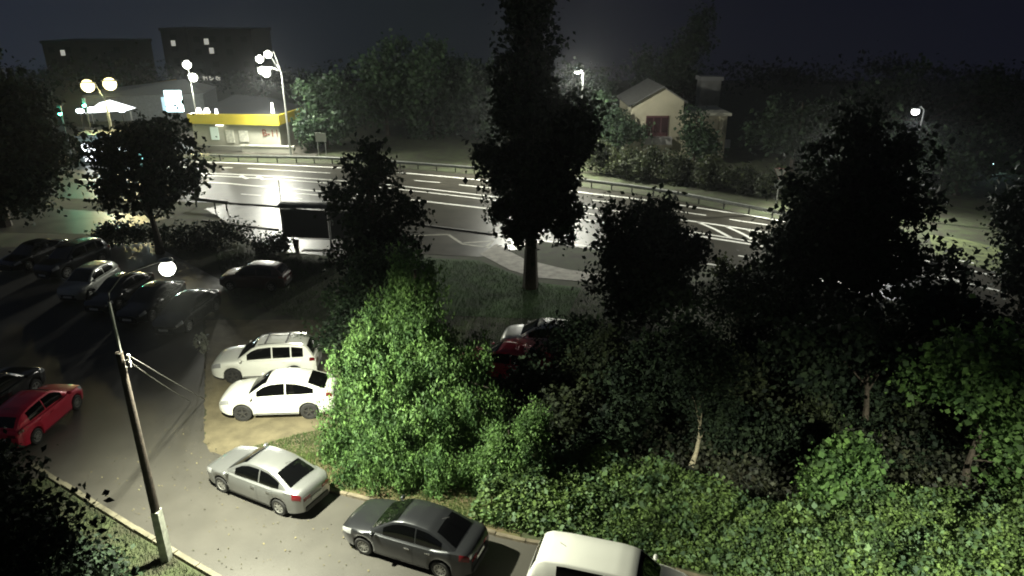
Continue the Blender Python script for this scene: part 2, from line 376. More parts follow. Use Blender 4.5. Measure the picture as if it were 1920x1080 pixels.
SUV = dict(L=4.6, W=1.85, wb=2.68, wr=.36, sill=.26,
    deck=[(2.3, .75), (2.2, .88), (1.95, 1.00), (1.5, 1.06), (1.1, 1.09), (.3, 1.07), (-1.0, 1.09), (-2.0, 1.12), (-2.22, 1.10), (-2.3, .95)],
    plan=[(2.3, .60), (2.2, .76), (1.95, .86), (1.4, .91), (.5, .925), (-.9, .925), (-1.7, .92), (-2.1, .85), (-2.22, .80), (-2.3, .72)],
    roof=[(1.12, 1.08), (.8, 1.30), (.45, 1.55), (.2, 1.65), (-.3, 1.70), (-1.3, 1.68), (-1.85, 1.60), (-2.0, 1.45), (-2.2, 1.10)],
    ws=(.30, 1.07), rw=(-2.17, -1.92), sw=[(-.40, .66), (-1.22, -.46), (-1.78, -1.28)], taper=.80)
MPV = dict(L=4.5, W=1.82, wb=2.7, wr=.34, sill=.25,
    deck=[(2.25, .72), (2.15, .88), (1.95, .98), (1.6, 1.05), (1.25, 1.10), (.3, 1.08), (-1.0, 1.10), (-2.05, 1.12), (-2.2, 1.08), (-2.25, .95)],
    plan=[(2.25, .60), (2.15, .74), (1.95, .84), (1.5, .90), (.5, .91), (-.9, .91), (-1.7, .905), (-2.1, .87), (-2.2, .82), (-2.25, .76)],
    roof=[(1.32, 1.09), (1.05, 1.33), (.78, 1.60), (.55, 1.70), (.2, 1.75), (-1.2, 1.75), (-1.80, 1.70), (-2.02, 1.56), (-2.2, 1.12)],
    ws=(.70, 1.27), rw=(-2.17, -2.02), sw=[(-.10, .90), (-1.40, -.14)], taper=.80)
HATCH = dict(L=4.0, W=1.70, wb=2.5, wr=.31, sill=.20,
    deck=[(2.0, .60), (1.93, .74), (1.75, .86), (1.35, .93), (1.0, .97), (.3, .95), (-1.0, .98), (-1.75, 1.02), (-1.95, .98), (-2.0, .82)],
    plan=[(2.0, .52), (1.92, .68), (1.7, .79), (1.3, .84), (.5, .85), (-.9, .85), (-1.5, .84), (-1.85, .78), (-1.95, .72), (-2.0, .64)],
    roof=[(1.05, .96), (.7, 1.18), (.35, 1.40), (.1, 1.48), (-.4, 1.50), (-1.1, 1.46), (-1.5, 1.38), (-1.7, 1.25), (-1.93, .99)],
    ws=(.22, 1.0), rw=(-1.88, -1.58), sw=[(-.38, .60), (-1.30, -.44)], taper=.78)

def car(name, label, cat, loc, heading, S, body_mat, group=None, rim=None, spokes=5, rails=False, dark_roof=False, bare=False, tail=None, bars=False, plate=True):
    o = empty(name, (loc[0], loc[1], 0.0), R(heading), label, cat, group)
    hw = S['wb']/2; wr = S['wr']; ar = wr+.055; L2 = S['L']/2
    def deck(x): return G(x, S['deck'])
    def plan(x): return G(x, S['plan'], .06)
    def bot(x):
        z = S['sill']+.10*max(0, (abs(x)-(L2-.45))/.45)
        for xc in (hw, -hw):
            if abs(x-xc) < ar: z = max(z, wr+math.sqrt(ar*ar-(x-xc)**2))
        return z
    def section(x):
        w_ = plan(x); zt = deck(x); zb = min(bot(x), zt-.10); h = zt-zb
        return [(0, zb), (.80*w_, zb), (.955*w_, zb+.015), (w_*.985, zb+.30*h), (w_, zb+.60*h), (w_*.985, zb+.80*h), (w_*.945, zt-.025), (w_*.87, zt), (w_*.45, zt+.022), (0, zt+.030)]
    xs = set(np.round(np.linspace(-L2, L2, 61), 3))
    for xc in (hw, -hw):
        for k in range(25): xs.add(round(xc-ar+.0005+2*(ar-.0005)*k/24, 3))
        xs.add(round(xc-ar-.006, 3)); xs.add(round(xc+ar+.006, 3))
    xs = sorted(xs); mb = MB(); rows = []; ns = 10
    vs = []; fs = []
    for x in xs:
        s = section(x); ring = [(x, y, z) for y, z in s]+[(x, -y, z) for y, z in s[-2:0:-1]]; vs += ring
    n = len(ring)
    for i in range(len(xs)-1):
        for k in range(n): fs.append((i*n+k, i*n+(k+1) % n, (i+1)*n+(k+1) % n, (i+1)*n+k))
    fs += [tuple(range(n)), tuple(range((len(xs)-1)*n, len(xs)*n))]
    mb.add(vs, fs); body = mb.build('body', body_mat, o, smooth=True)
    # greenhouse
    rf = S['roof']; x0, x1 = rf[-1][0], rf[0][0]; Hh = max(p[1] for p in rf)
    def zr(x): return max(G(x, rf, .04), deck(x)-.02)
    def wbase(x): return .87*plan(x) if x < x1-.05 else .83*plan(x)
    def wtop(x):
        f = max(0, min(1, (zr(x)-deck(x))/(Hh-deck(x)))); b = wbase(x); return b*(1-(1-S['taper'])*f)
    def side(x, t): 
        b = deck(x)-.03; z = b+(zr(x)-.045-b)*t
        return (wbase(x)*(1-t)+wtop(x)*t+.02*math.sin(math.pi*t), z)
    def top(x, s): return (s*(wtop(x)*.93), zr(x)+.035*(1-s*s))
    gx = np.linspace(x0, x1, 44); vs = []; fs = []
    for x in gx:
        s = [side(x, 0), side(x, .33), side(x, .66), side(x, 1), (wtop(x)*.975, zr(x)-.018), top(x, 1), top(x, .5), top(x, 0)]
        vs += [(x, y, z) for y, z in s]+[(x, -y, z) for y, z in s[-2::-1]]
    n = 15
    for i in range(len(gx)-1):
        for k in range(n-1): fs.append((i*n+k, i*n+k+1, (i+1)*n+k+1, (i+1)*n+k))
    fs += [tuple(range(n)), tuple(range((len(gx)-1)*n, len(gx)*n))]
    MB().add(vs, fs).build('cabin', paint('black_paint', (.012, .012, .013), .2) if dark_roof else body_mat, o, smooth=True)
    def patch(fn, xa, xb, ta, tb, off, sg=1, nx=12, nt=5, inset=None):
        vs = []; fs = []
        for i in range(nx+1):
            for j in range(nt+1):
                a = xa+(xb-xa)*i/nx; t = ta+(tb-ta)*j/nt
                if inset: a = inset(a, t)
                y, z = fn(a, t); vs.append((a, y, z))
        # offset along estimated normals
        P3 = np.array(vs).reshape(nx+1, nt+1, 3); dx = np.gradient(P3, axis=0); dt = np.gradient(P3, axis=1)
        N = np.cross(dx, dt); N /= np.linalg.norm(N, axis=2)[..., None]+1e-9
        if (N[..., 1].mean() < -.05) or (abs(N[..., 1].mean()) <= .05 and N[..., 2].mean() < 0): N = -N
        P3 = P3+N*off; P3[..., 1] *= sg
        for i in range(nx):
            for j in range(nt): k = i*(nt+1)+j; fs.append((k, k+1, k+nt+2, k+nt+1))
        return P3.reshape(-1, 3).tolist(), fs
    g = MB().add(*patch(top, S['ws'][0], S['ws'][1], -.93, .93, .010, nt=8)).build('windscreen', M_dkglass, o, smooth=True)
    MB().add(*patch(top, S['rw'][0], S['rw'][1], -.86, .86, .010, nt=8)).build('rear_window', M_dkglass, o, smooth=True)
    for sg in (1, -1):
        for a, b in S['sw']:
            MB().add(*patch(side, a, b, .13, .93, .008, sg)).build('side_window', M_dkglass, o, smooth=True)
    if bare: pass
    def low(x, u):
        s = section(x); i = min(int(u), 8); f = u-i
        return (s[i][0]*(1-f)+s[i+1][0]*f, s[i][1]*(1-f)+s[i+1][1]*f)
    door_x = [(-.42, hw-ar-.10), (max(-1.28, -hw+ar*.55), -.435)]
    for sg in (1, -1):
        for a, b in door_x:
            d = MB().add(*patch(low, a, b, 2.35, 6.0, .007, sg, 14, 8)).build('door', body_mat, o, smooth=True)
            y, z = low(a+.16, 5.1)
            MB().box((a+.17, sg*(y+.025), z), (.17, .028, .030)).build('handle', M_chrome if S is SEDAN else body_mat, d)
        MB().add(*patch(low, -hw+ar+.02, hw-ar-.02, 1.6, 2.3, .006, sg, 8, 2)).build('sill_trim', M_plastic, o)
        y, z = low(1.0 if x1 < 1.2 else 1.2, 6)
        mx = x1-.22
        MB().ball((mx, sg*(plan(mx)+.06), deck(mx)+.07), (.07, .115, .075), 10, 6).build('mirror', body_mat, o, smooth=True)
        MB().add(*patch(low, L2-.50, L2-.10, 4.6, 6.3, .010, sg, 8, 3, inset=lambda a, t: a)).build('headlight', M_headlamp, o, smooth=True)
        MB().add(*patch(low, -L2+.05, -L2+(.32 if S is SEDAN else .26), 4.6 if S is SEDAN else 5.0, 6.2, .010, sg, 8, 4)).build('tail_light', M_redlamp, o, smooth=True)
        MB().box((-L2+.01, sg*.50*plan(-L2)*1.35, deck(-L2)-.10), (.05, .30, .12)).build('tail_light', M_redlamp, o)
    zf = deck(L2)
    MB().box((L2+.005, 0, zf-.13), (.05, .78, .13)).build('grille', M_plastic, o)
    MB().box((L2+.002, 0, .33), (.06, .95, .14)).build('bumper_intake', M_plastic, o)
    MB().box((-L2-.004, 0, .36), (.06, 1.05, .16)).build('rear_bumper_trim', M_plastic, o)
    if plate: MB().box((L2+.045, 0, .46), (.012, .50, .11)).build('front_plate', M_plate, o)
    MB().box((-L2-.02, 0, .62), (.012, .50, .11)).build('rear_plate', M_plate, o)
    # wheels
    rm = rim or M_alloy
    for xc in (hw, -hw):
        for sg in (1, -1):
            yo = plan(xc)-.015
            wpos = (xc, sg*(yo-.10), wr)
            t = MB(); r_ = wr; ri = wr*.66
            t.lathe_y([(ri, -.10), (r_-.03, -.10), (r_, -.07), (r_, .07), (r_-.03, .10), (ri, .10), (ri, -.10)], wpos, 28)
            ty = t.build('tyre', M_tyre, o, smooth=True)
            m2 = MB(); k = .098*sg
            m2.lathe_y([(ri+.004, k-.07*sg), (ri+.004, k-.005*sg), (ri-.025, k-.002*sg), (ri-.03, k-.05*sg)], wpos, 28)
            m2.lathe_y([(.065, k-.05*sg), (.060, k-.012*sg), (.001, k-.008*sg)], wpos, 12)
            for q in range(spokes):
                a = 2*math.pi*q/spokes+.3; m_ = .5*(ri-.02)
                rot = Matrix.Rotation(-a, 3, 'Y')
                m2.box((wpos[0]+m_*math.cos(a), wpos[1]+k-.025*sg, wpos[2]+m_*math.sin(a)), (ri-.03, .03, .055 if spokes < 8 else .028), rot=rot)
            wo = m2.build('rim', rm, o)
            MB().lathe_y([(ri, k-.065*sg), (.001, k-.065*sg)], wpos, 20).build('brake_disc', M_plastic, o)
    if rails:
        for sg in (1, -1):
            zz = [(x, sg*(wtop(x)*.86), zr(x)+.05) for x in np.linspace(-1.75, .15, 8)]
            MB().tube(zz, .022, 6).build('roof_rail', M_chrome, o, smooth=True)
        if bars:
            for bx in (-.15, -1.05):
                MB().box((bx, 0, Hh+.075), (.05, wtop(bx)*1.76, .03)).build('roof_bar', M_plastic, o)
    # antenna
    MB().tube([(-1.2 if S is not SEDAN else -1.0, 0, Hh-.02), (-1.45 if S is not SEDAN else -1.25, 0, Hh+.12)], .008, 5).build('antenna', M_plastic, o)
    return o

white = paint('white_paint', (.78, .79, .74), 0, .35); silver = paint('silver_paint', (.30, .31, .31), .75, .33)
grey = paint('dark_grey_paint', (.032, .034, .038), .6, .28); redp = paint('red_paint', (.60, .012, .05), .1, .35)
black = paint('black_car_paint', (.010, .010, .012), .2, .2); maroon = paint('maroon_paint', (.05, .024, .022), .2, .4)
palegrey = paint('pale_grey_paint', (.34, .35, .32), .3, .35)
car('parked_car', 'silver saloon parked at the kerb between two whites and the dark saloon', 'car', (-8.46, 20.10), 153.2, SEDAN, silver, spokes=7)
car('parked_car', 'dark grey saloon parked nose to the silver saloon at the kerb under the leafy tree', 'car', (-3.01, 17.25), 158.3, SEDAN, grey, spokes=10)
car('parked_car', 'white sloping-roof crossover with dark wheels on the bare earth', 'car', (-9.60, 25.42), 183.5, COUPE, white, rim=M_darkalloy)
car('parked_car', 'white crossover with roof rails and cross bars, farther of the white pair', 'car', (-11.15, 28.55), 185.5, SUV, white, rim=M_darkalloy, rails=True, bars=True)
car('parked_car', 'white tall people carrier cut by the bottom edge of the photo', 'car', (2.72, 14.98), -16.5, MPV, white)
car('parked_car', 'bright red hatchback parked at the left edge beside the dark tree', 'car', (-18.95, 24.2), 88, HATCH, redp, spokes=10, plate=False)
car('parked_car', 'black car with chrome roof rails beside the red hatchback', 'car', (-21.5, 25.3), 86, SUV, black, rails=True)
car('parked_car', 'pale grey hatchback in the unlit parking row, the only light one there', 'car', (-24.9, 38.6), -94, HATCH, palegrey)
dark_g = 'dark cars parked in the unlit row'
car('parked_car', 'black car with a pale number plate right beside the pale grey hatchback', 'car', (-22.3, 37.1), -98, SEDAN, black, dark_g)
car('parked_car', 'black saloon in the unlit row, its plate just above the top of the wooden pole', 'car', (-19.8, 35.7), -98, SEDAN, black, dark_g)
car('parked_car', 'black saloon at the near right end of the unlit row with a glinting headlight', 'car', (-17.3, 34.4), -98, SEDAN, black, dark_g)
car('parked_car', 'dark estate car with two pale roof rails behind the pale grey hatchback', 'car', (-28.0, 42.3), -106, SUV, grey, rails=True)
car('parked_car', 'black car deep in the dark at the far left of the lot, one lamp glinting', 'car', (-31.3, 43.6), -104, SEDAN, black, plate=False)
car('parked_car', 'dull maroon car in the gloom behind the weeping tree', 'car', (-15.4, 39.4), 176, HATCH, maroon)
car('parked_car', 'dark red car half hidden under the trees beside the big trunk', 'car', (-.3, 28.4), 163, SEDAN, redp)
car('parked_car', 'white car half hidden behind the dark red car under the big tree', 'car', (1.5, 30.9), 170, HATCH, white)
car('parked_car', 'pale car almost fully hidden in the thicket right of the dark red car', 'car', (4.7, 28.9), 165, HATCH, palegrey)

# ------------------------------------------------------------------ wooden pole with its lamp
M_wood = mat('tarred_wood', (0.030, 0.022, 0.016), .85, noise=.4, nscale=8, bump=.5, bscale=25)
pl = empty('utility_pole', (-10.5, 16.8, 0), 0, 'dark tarred wooden pole on a pale concrete foot by the left kerb', 'utility pole')
MB().tube([(0, 0, 1.35), (0, 0, 4), (0, 0, 7.0)], [.128, .112, .092], 12).build('shaft', M_wood, pl, smooth=True)
MB().box((.02, -.0, .85), (.25, .30, 1.9), top=.85).build('concrete_foot', mat('whitewashed_concrete', (.40, .42, .36), .8, noise=.25, nscale=6), pl)
MB().tube([(.03, .02, 6.3), (.03, .02, 8.45)], .038, 8).build('lamp_mast', M_steel, pl, smooth=True)
MB().tube([(.03, .02, 8.4), (.06, .05, 8.7), (.35, .3, 9.1), (1.05, .85, 9.25)], .022, 8).build('lamp_bracket', M_dkmetal, pl, smooth=True)
lh = MB().ball((1.2, 1.0, 9.25), (.20, .16, .07), 14, 8).build('lamp_head', M_steel, pl, smooth=True)
M_glow = mat('yard_lamp_glow', (.9, .9, .8), .5, emit=(1, 1, .86), es=9)
MB().ball((1.2, 1.0, 9.02), (.21, .21, .20), 16, 10).build('lamp_diffuser', M_glow, lh, smooth=True)
for dz in (6.55, 6.75):
    b = MB(); b.tube([(0, 0, dz), (.22, .05, dz)], .015, 6); b.tube([(.2, .05, dz-.02), (.2, .05, dz+.12)], .02, 6); b.ball((.2, .05, dz+.13), .045)
    b.build('insulator', mat('porcelain', (.75, .75, .7), .3), pl, smooth=True)
YL = lamp((-9.3, 17.8, 8.72), 24000, (1, 1, .77), .12, spot=130, aim=(-6.9, 18.4, 0))
YL.data.spot_blend = .75
lamp((-9.3, 17.8, 8.71), 110, (1, 1, .80), .12)
lamp((12.5, 1.5, 9.5), 46000, (1, .99, .76), .2, spot=58, aim=(12.2, 12.8, 0), name='assumed_offframe_light').data.spot_blend = 1  # assumed light out of frame, without fixture, added to brighten the ground cover
def wire(label, a, b, sag, r=.012):
    pts = []
    for i in range(25):
        t = i/24; p = Vector(a).lerp(Vector(b), t); p.z -= sag*4*t*(1-t); pts.append(p)
    o = MB().tube(pts, r, 5).build('stay_wire', mat('cable_sheath', (.16, .16, .15), .5), smooth=True); return tag(o, label, 'wire', 'stay wires of the wooden pole')
gpt = at(384, 752)
wire('pale stay wire from the top insulator of the wooden pole, upper of the pair', (-10.28, 16.85, 6.87), (gpt.x, gpt.y, .1), .02, .014)
wire('pale stay wire just below its twin, lower of the pair from the wooden pole', (-10.28, 16.85, 6.66), (gpt.x-.5, gpt.y-.2, .1), .05, .012)

# ------------------------------------------------------------------ street lamps of the main road
def street_lamp(label, base, h, arms, power, glow=(1, 1, .86), es=40, pole_r=.10, head=.35, group='tall street lamps of the main road', cat='street lamp', col=None, spot=160, m=None, rnd=0, omni=.1, fwd=-5):
    o = empty('street_lamp', (base[0], base[1], 0), 0, label, cat, group)
    MB().tube([(0, 0, 0), (0, 0, h*.5), (0, 0, h)], [pole_r*1.3, pole_r, pole_r*.6], 10).build('pole', m or M_steel, o, smooth=True)
    gm = mat('glow_%.2f_%.2f_%.2f_%.1f' % (*glow, es), (.9, .9, .9), .5, emit=glow, es=es)
    for (dx, dy, dz) in arms:
        MB().tube([(0, 0, h-.1), (dx*.5, dy*.5, h+dz+.15), (dx, dy, h+dz+.05)], .035, 6).build('arm', M_steel, o, smooth=True)
        hd = MB().ball((dx, dy, h+dz+.05), (head, head*.6, .10), 12, 6).build('lamp_head', M_steel, o, smooth=True)
        df = MB(); df.ball((dx, dy, h+dz-.07-head*.25*rnd), (head*(.85-.10*rnd), head*.6, head*(.42+.30*rnd)), 16, 10)  # round setting swells the glowing ball to imitate bloom around the lamp
        df.build('diffuser', gm, hd, smooth=True)
        if power > 0:
            q = (base[0]+dx, base[1]+dy, h+dz-.10-head*(.45+.75*rnd))
            lamp(q, power/len(arms)*(1-omni), col or glow, .2, spot=142, aim=(q[0]-q[0]*.02, q[1]+fwd, 0), parent=o)
            lamp(q, power/len(arms)*omni, col or glow, .2, parent=o)
    return o
street_lamp('tall street lamp with twin heads on a pale mast right of the yellow-banded kiosk', (-25.4, 80.6), 9.3, [(-1.0, -2.0, .1), (-2.2, .3, .2), (-1.3, .2, 1.9), (-1.9, -.9, 1.5)], 24000, omni=.2, es=22, head=.55, rnd=1)
street_lamp('street lamp with stacked heads beside the cyan-white sign', (-41.9, 95), 7.2, [(0, -.3, 2.0), (.5, -.2, .4)], 9000, es=20, head=.7, rnd=1)
street_lamp('warm twin floodlight mast above the lit canopy, far left', (-44.8, 79.5), 6.2, [(.85, 0, 2.1), (-1.6, 0, 1.9)], 7000, glow=(1, .84, .36), es=3.6, head=.95, pole_r=.16, rnd=1)
street_lamp('street lamp head shining beside the crown of the tallest dark tree', (6.9, 71), 9.9, [(-.6, -.5, .1)], 16000, es=16, head=.30, rnd=0, omni=.75, fwd=-2, m=M_dkmetal)
street_lamp('unseen street lamp added behind the crown of the tallest dark tree', (1.6, 73), 9.3, [(-.6, -1.5, .1)], 17000, es=16, head=.34, rnd=1)  # unseen lamp, added to even out the light on the road
street_lamp('unseen street lamp added behind the massive black tree', (27.4, 57.5), 6.9, [(-1.0, -1.2, .1)], 15000, es=16, head=.34, rnd=1)  # second added lamp, out of sight, lights the hatched stretch of road
street_lamp('white street lamp shining above the dark trees on the right', (31.0, 54), 8.6, [(-1.2, -1.0, .1)], 3600, glow=(.95, .98, 1), es=16, head=.36, rnd=1, m=M_dkmetal)
street_lamp('small bluish lamp on a thin post at the right edge', (xat(72, 2, 1862), 72), hgt(72, 306), [(.25, 0, 0)], 120, glow=(.6, .95, .95), es=6, head=.16, pole_r=.04, m=mat('teal_post', (.2, .4, .4), .5))

# ------------------------------------------------------------------ guard rail
gr = empty('guard_rail', (0, 0, 0), 0, 'long steel guard rail along the far edge of the main road', 'guard rail')
rl = smooth_line([Vector((*p, 0)) for p in [(-60, 84.4), (-45, 82.4)]+P((397, 301.5), (605, 306.5), (767, 316.5), (940, 331), (1090, 349.5), (1246, 371), (1448, 411), (1600, 445))], 1.0)
vs = []; fs = []
prof = [(-.03, .45), (.03, .52), (-.03, .60), (.03, .68), (-.03, .76), (-.05, .76), (-.05, .45)]
for i, p in enumerate(rl):
    d = (rl[min(i+1, len(rl)-1)]-rl[max(i-1, 0)]).normalized(); n = Vector((d.y, -d.x, 0))
    vs += [p+n*a+Vector((0, 0, z)) for a, z in prof]
for i in range(len(rl)-1):
    for k in range(7): fs.append((i*7+k, i*7+(k+1) % 7, (i+1)*7+(k+1) % 7, (i+1)*7+k))
MB().add(vs, fs).build('rail', M_steel, gr)
acc = 0; lastp = rl[0]
for p in rl:
    acc += (p-lastp).length; lastp = p
    if acc > 2.0:
        acc = 0; MB().box((p.x, p.y+.10, .35), (.10, .12, .78)).build('post', M_dkmetal, gr)
# short barrier beside the pavement, left
a, b = at(362, 388), at(430, 396)
br = empty('barrier', ((a+b)/2)[:2]+(0,) if False else (((a.x+b.x)/2), ((a.y+b.y)/2), 0), math.atan2(b.y-a.y, b.x-a.x), 'short dark barrier beam on two posts at the lit pavement', 'barrier')
ln = (b-a).length
MB().box((0, 0, .72), (ln, .10, .26)).build('beam', M_dkmetal, br)
for s in (-.42, .1, .42): MB().box((s*ln, .08, .35), (.12, .05, .72)).build('post', M_dkmetal, br)

# ------------------------------------------------------------------ bus shelter
sh = empty('bus_shelter', (-12.6, 46.6, 0), R(-5), 'dark bus shelter with a closed back panel on the wet pavement', 'bus shelter')
for x in (-3.35, 0, 3.35):
    for y in (0, 1.6): MB().box((x, y, 1.45), (.09, .09, 2.9)).build('post', M_dkmetal, sh)
MB().box((-1.68, -.03, 1.75), (3.2, .04, 2.0)).build('back_panel', mat('shelter_panel', (.045, .045, .048), .5), sh)
MB().box((1.68, -.03, 1.75), (3.2, .04, 2.0)).build('back_panel', mat('shelter_panel', (.045, .045, .048), .5), sh)
MB().box((-3.36, .8, 1.75), (.04, 1.5, 2.0)).build('side_panel', mat('shelter_panel', (.03, .03, .03), .5), sh)
b = MB(); vs = []
for i in range(9):
    t = i/8; vs += [(-3.55, -.25+2.1*t, 2.92+.22*math.sin(math.pi*t)), (3.55, -.25+2.1*t, 2.92+.22*math.sin(math.pi*t))]
b.add(vs, [(2*i, 2*i+1, 2*i+3, 2*i+2) for i in range(8)]+[tuple(range(0, 18, 2)), tuple(range(17, 0, -2)), (0, 1, 17, 16)])
b.build('roof', mat('shelter_roof', (.05, .05, .045), .5), sh, smooth=False)
MB().box((-1.3, .9, .45), (2.6, .4, .06)).build('bench', M_dkmetal, sh)
o = empty('litter_bin', (xat(46.0, .4, 555), 46.1, 0), 0, 'grey litter bin under the left half of the bus shelter panel', 'litter bin')
MB().tube([(0, 0, .05), (0, 0, .75)], [.17, .21], 12).build('bin_body', M_kerb, o, smooth=True); MB().tube([(0, 0, .75), (0, 0, .80)], .23, 12).build('bin_rim', M_dkmetal, o)
o = empty('stop_sign_post', (xat(49.5, 2, 528), 49.6, 0), 0, 'thin bare post standing up behind the bus shelter roof', 'post')
MB().tube([(0, 0, 0), (0, 0, hgt(49.6, 338))], .035, 6).build('pole', M_dkmetal, o); MB().box((.12, 0, 2.2), (.3, .03, .4)).build('plate', M_dkmetal, o)

# ------------------------------------------------------------------ signs
g = at(1452, 402); Ysg = g.y
gw = empty('give_way_sign', (g.x, g.y, 0), R(-12), 'white downward triangle sign with round plate below on a post beside the road', 'road sign')
MB().tube([(0, 0, 0), (0, 0, 3.5)], .04, 8).build('pole', M_steel, gw)
z1, z0 = hgt(Ysg, 315), hgt(Ysg, 339)
tri = lambda s, y, zc: [(-.52*s, y, zc+.32*s), (.52*s, y, zc+.32*s), (0, y, zc-.62*s)]
zc = z1-.35
b = MB(); b.add(tri(1, -.05, zc)+tri(1, -.02, zc), [(0, 1, 2), (3, 5, 4), (0, 3, 4, 1), (1, 4, 5, 2), (2, 5, 3, 0)]); b.build('triangle_plate', mat('sign_red', (.35, .10, .09), .5), gw)
b = MB(); b.add(tri(.93, -.056, zc), [(0, 1, 2)]); b.build('white_face', mat('sign_white', (.85, .85, .82), .5), gw)
b = MB(); b.lathe_y([(.001, -.055), (.36, -.055), (.36, -.02), (.001, -.02)], (0, 0, zc-.98), 20); b.build('round_plate', mat('sign_grey', (.26, .28, .27), .6), gw)
g = at(603, 303)
s2 = empty('information_sign', (g.x, g.y+.6, 0), 0, 'small pale square sign on two posts beyond the guard rail', 'road sign')
for x in (-.42, .42): MB().tube([(x, .05, 0), (x, .05, 2.9)], .04, 6).build('post', M_steel, s2)
MB().box((0, 0, 2.55), (1.15, .04, .95)).build('panel', mat('pale_sign', (.55, .58, .50), .5), s2)

# ------------------------------------------------------------------ kiosk with yellow band
YS = 84.0; RZ = R(-7)
ks = empty('kiosk_building', (-31.5, YS, 0), RZ, 'low pale shop building with a long yellow band under a dark roof', 'building')
M_wall = mat('pale_plaster', (.50, .49, .41), .8, noise=.1, nscale=.6)
MB().box((-1.2, 4, 1.5), (10.8, 8, 3.0)).build('wall', M_wall, ks)
MB().box((-1.2, 3.9, 3.56), (11.3, 8.6, 1.14)).build('yellow_band', mat('yellow_band', (.75, .60, .06), .5, noise=.06, nscale=.5), ks)
rf = MB(); rf.add([(-6.4, .2, 4.13), (4.1, .2, 4.13), (4.1, 8, 4.13), (-6.4, 8, 4.13), (-2.5, 3.5, 6.0), (1.6, 3.5, 5.7)], [(0, 1, 5, 4), (1, 2, 5), (2, 3, 4, 5), (3, 0, 4), (0, 3, 2, 1)])
rf.build('roof', mat('dark_roofing', (.035, .037, .04), .6), ks)
MB().box((-3.9, -.06, 1.85), (1.0, .06, 1.5)).build('lit_poster', mat('poster_lit', (.6, .7, .6), .5, emit=(.75, .9, .75), es=.35), ks)
MB().box((-2.0, -.06, 1.55), (1.0, .06, 1.5)).build('poster', mat('poster_pale', (.75, .74, .64), .6, noise=.2, nscale=4), ks)
MB().box((-.3, -.06, 1.6), (1.1, .06, 1.3)).build('poster', mat('poster_pale', (.75, .74, .64), .6), ks)
MB().box((-3.0, -.30, 2.86), (.9, .12, .08)).build('strip_light', mat('strip_glow', (.9, .9, .9), .5, emit=(1, 1, .9), es=5), ks)
MB().box((-1.2, -.5, .25), (10.8, .3, .5)).build('plinth', mat('plinth', (.26, .26, .22), .8), ks)
cu = bpy.data.curves.new('lettering', 'FONT'); cu.body = 'B-11'; cu.size = 1.15; cu.extrude = .02
to = bpy.data.objects.new('tmp_text', cu); COL.objects.link(to); bpy.context.view_layer.update()
me = bpy.data.meshes.new_from_object(to.evaluated_get(bpy.context.evaluated_depsgraph_get())); COL.objects.unlink(to); bpy.data.objects.remove(to)
me.materials.clear(); me.materials.append(mat('red_letters', (.22, .07, .04), .6))
lt = bpy.data.objects.new('lettering', me); link(lt, ks); lt.location = (2.0, -.04, 1.65); lt.rotation_euler = (R(90), 0, 0)
for i, (px, hh, em) in enumerate(((365, 4.5, (1, .95, .95)), (381, 4.5, (1, 1, .95)), (400, 4.45, (.9, .9, 1)), (511, 4.9, (1, 1, .85)))):
    MB().box((xat(YS, hh, px)+31.5+.1, .1, hh-4.13+4.13), (.75 if i < 2 else .35, .2, .55 if i < 3 else 1.2), top=.6).build('roof_light', mat('roof_light_glow%d' % i, (.9, .9, .9), .5, emit=em, es=4), ks)
# bench wall in front
bw = empty('low_wall', (-28.5, 82.1, 0), RZ, 'pale low wall with a capping in front of the yellow-banded building', 'wall')
MB().box((0, 0, .35), (6.2, .25, .7)).build('wall_face', M_wall, bw); MB().box((0, 0, .78), (6.6, .42, .14)).build('capping', mat('pale_cap', (.6, .6, .5), .7), bw)
# cyan-white sign box, canopy, traffic lights, gable
pyl = empty('sign_pylon', (xat(95, 4, 327), 95, 0), 0, 'glowing cyan-white sign box above the round dark tree', 'illuminated sign')
MB().box((0, 0, 1.5), (.5, .3, 3.0)).build('post', M_dkmetal, pyl)
MB().box((0, 0, 4.35), (2.1, .4, 2.7)).build('light_box', mat('cyan_box', (.9, .9, .9), .5, emit=(.62, .93, 1.0), es=4.5), pyl)
MB().box((-1.35, .05, 3.9), (.5, .3, 1.9)).build('side_box', mat('cyan_box_dim', (.5, .6, .7), .5, emit=(.5, .8, .95), es=.9), pyl)
can = empty('lit_canopy', (xat(98, 3, 205), 98, 0), R(4), 'brightly lit white canopy below the warm floodlights', 'canopy')
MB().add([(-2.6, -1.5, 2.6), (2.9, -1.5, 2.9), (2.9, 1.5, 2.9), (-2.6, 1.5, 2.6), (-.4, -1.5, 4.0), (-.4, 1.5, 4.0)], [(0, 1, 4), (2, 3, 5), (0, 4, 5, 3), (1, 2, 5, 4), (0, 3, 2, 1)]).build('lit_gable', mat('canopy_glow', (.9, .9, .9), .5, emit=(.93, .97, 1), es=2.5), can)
for x in (-2.4, 2.7): MB().tube([(x, 0, 0), (x, 0, 2.6)], .09, 6).build('post', M_steel, can)
hall = empty('market_hall', (xat(108, 3, 270), 108, 0), R(8), 'long grey low-roofed hall left of the cyan-white sign', 'building')
MB().box((0, 4, 1.9), (17, 8, 3.8)).build('wall', mat('hall_grey', (.25, .27, .27), .7, noise=.1), hall)
MB().add([(-8.7, -.4, 3.4), (8.7, -.4, 4.0), (8.7, 8.2, 4.0), (-8.7, 8.2, 3.4), (5, 4, 5.6), (-6, 4, 4.4)], [(0, 1, 4, 5), (1, 2, 4), (2, 3, 5, 4), (3, 0, 5), (0, 3, 2, 1)]).build('roof', mat('hall_roof', (.36, .38, .36), .6), hall)
gb = empty('yellow_gable', (xat(112, 5, 290), 112, 0), R(-6), 'small ochre gable roof rising behind the grey hall', 'building')
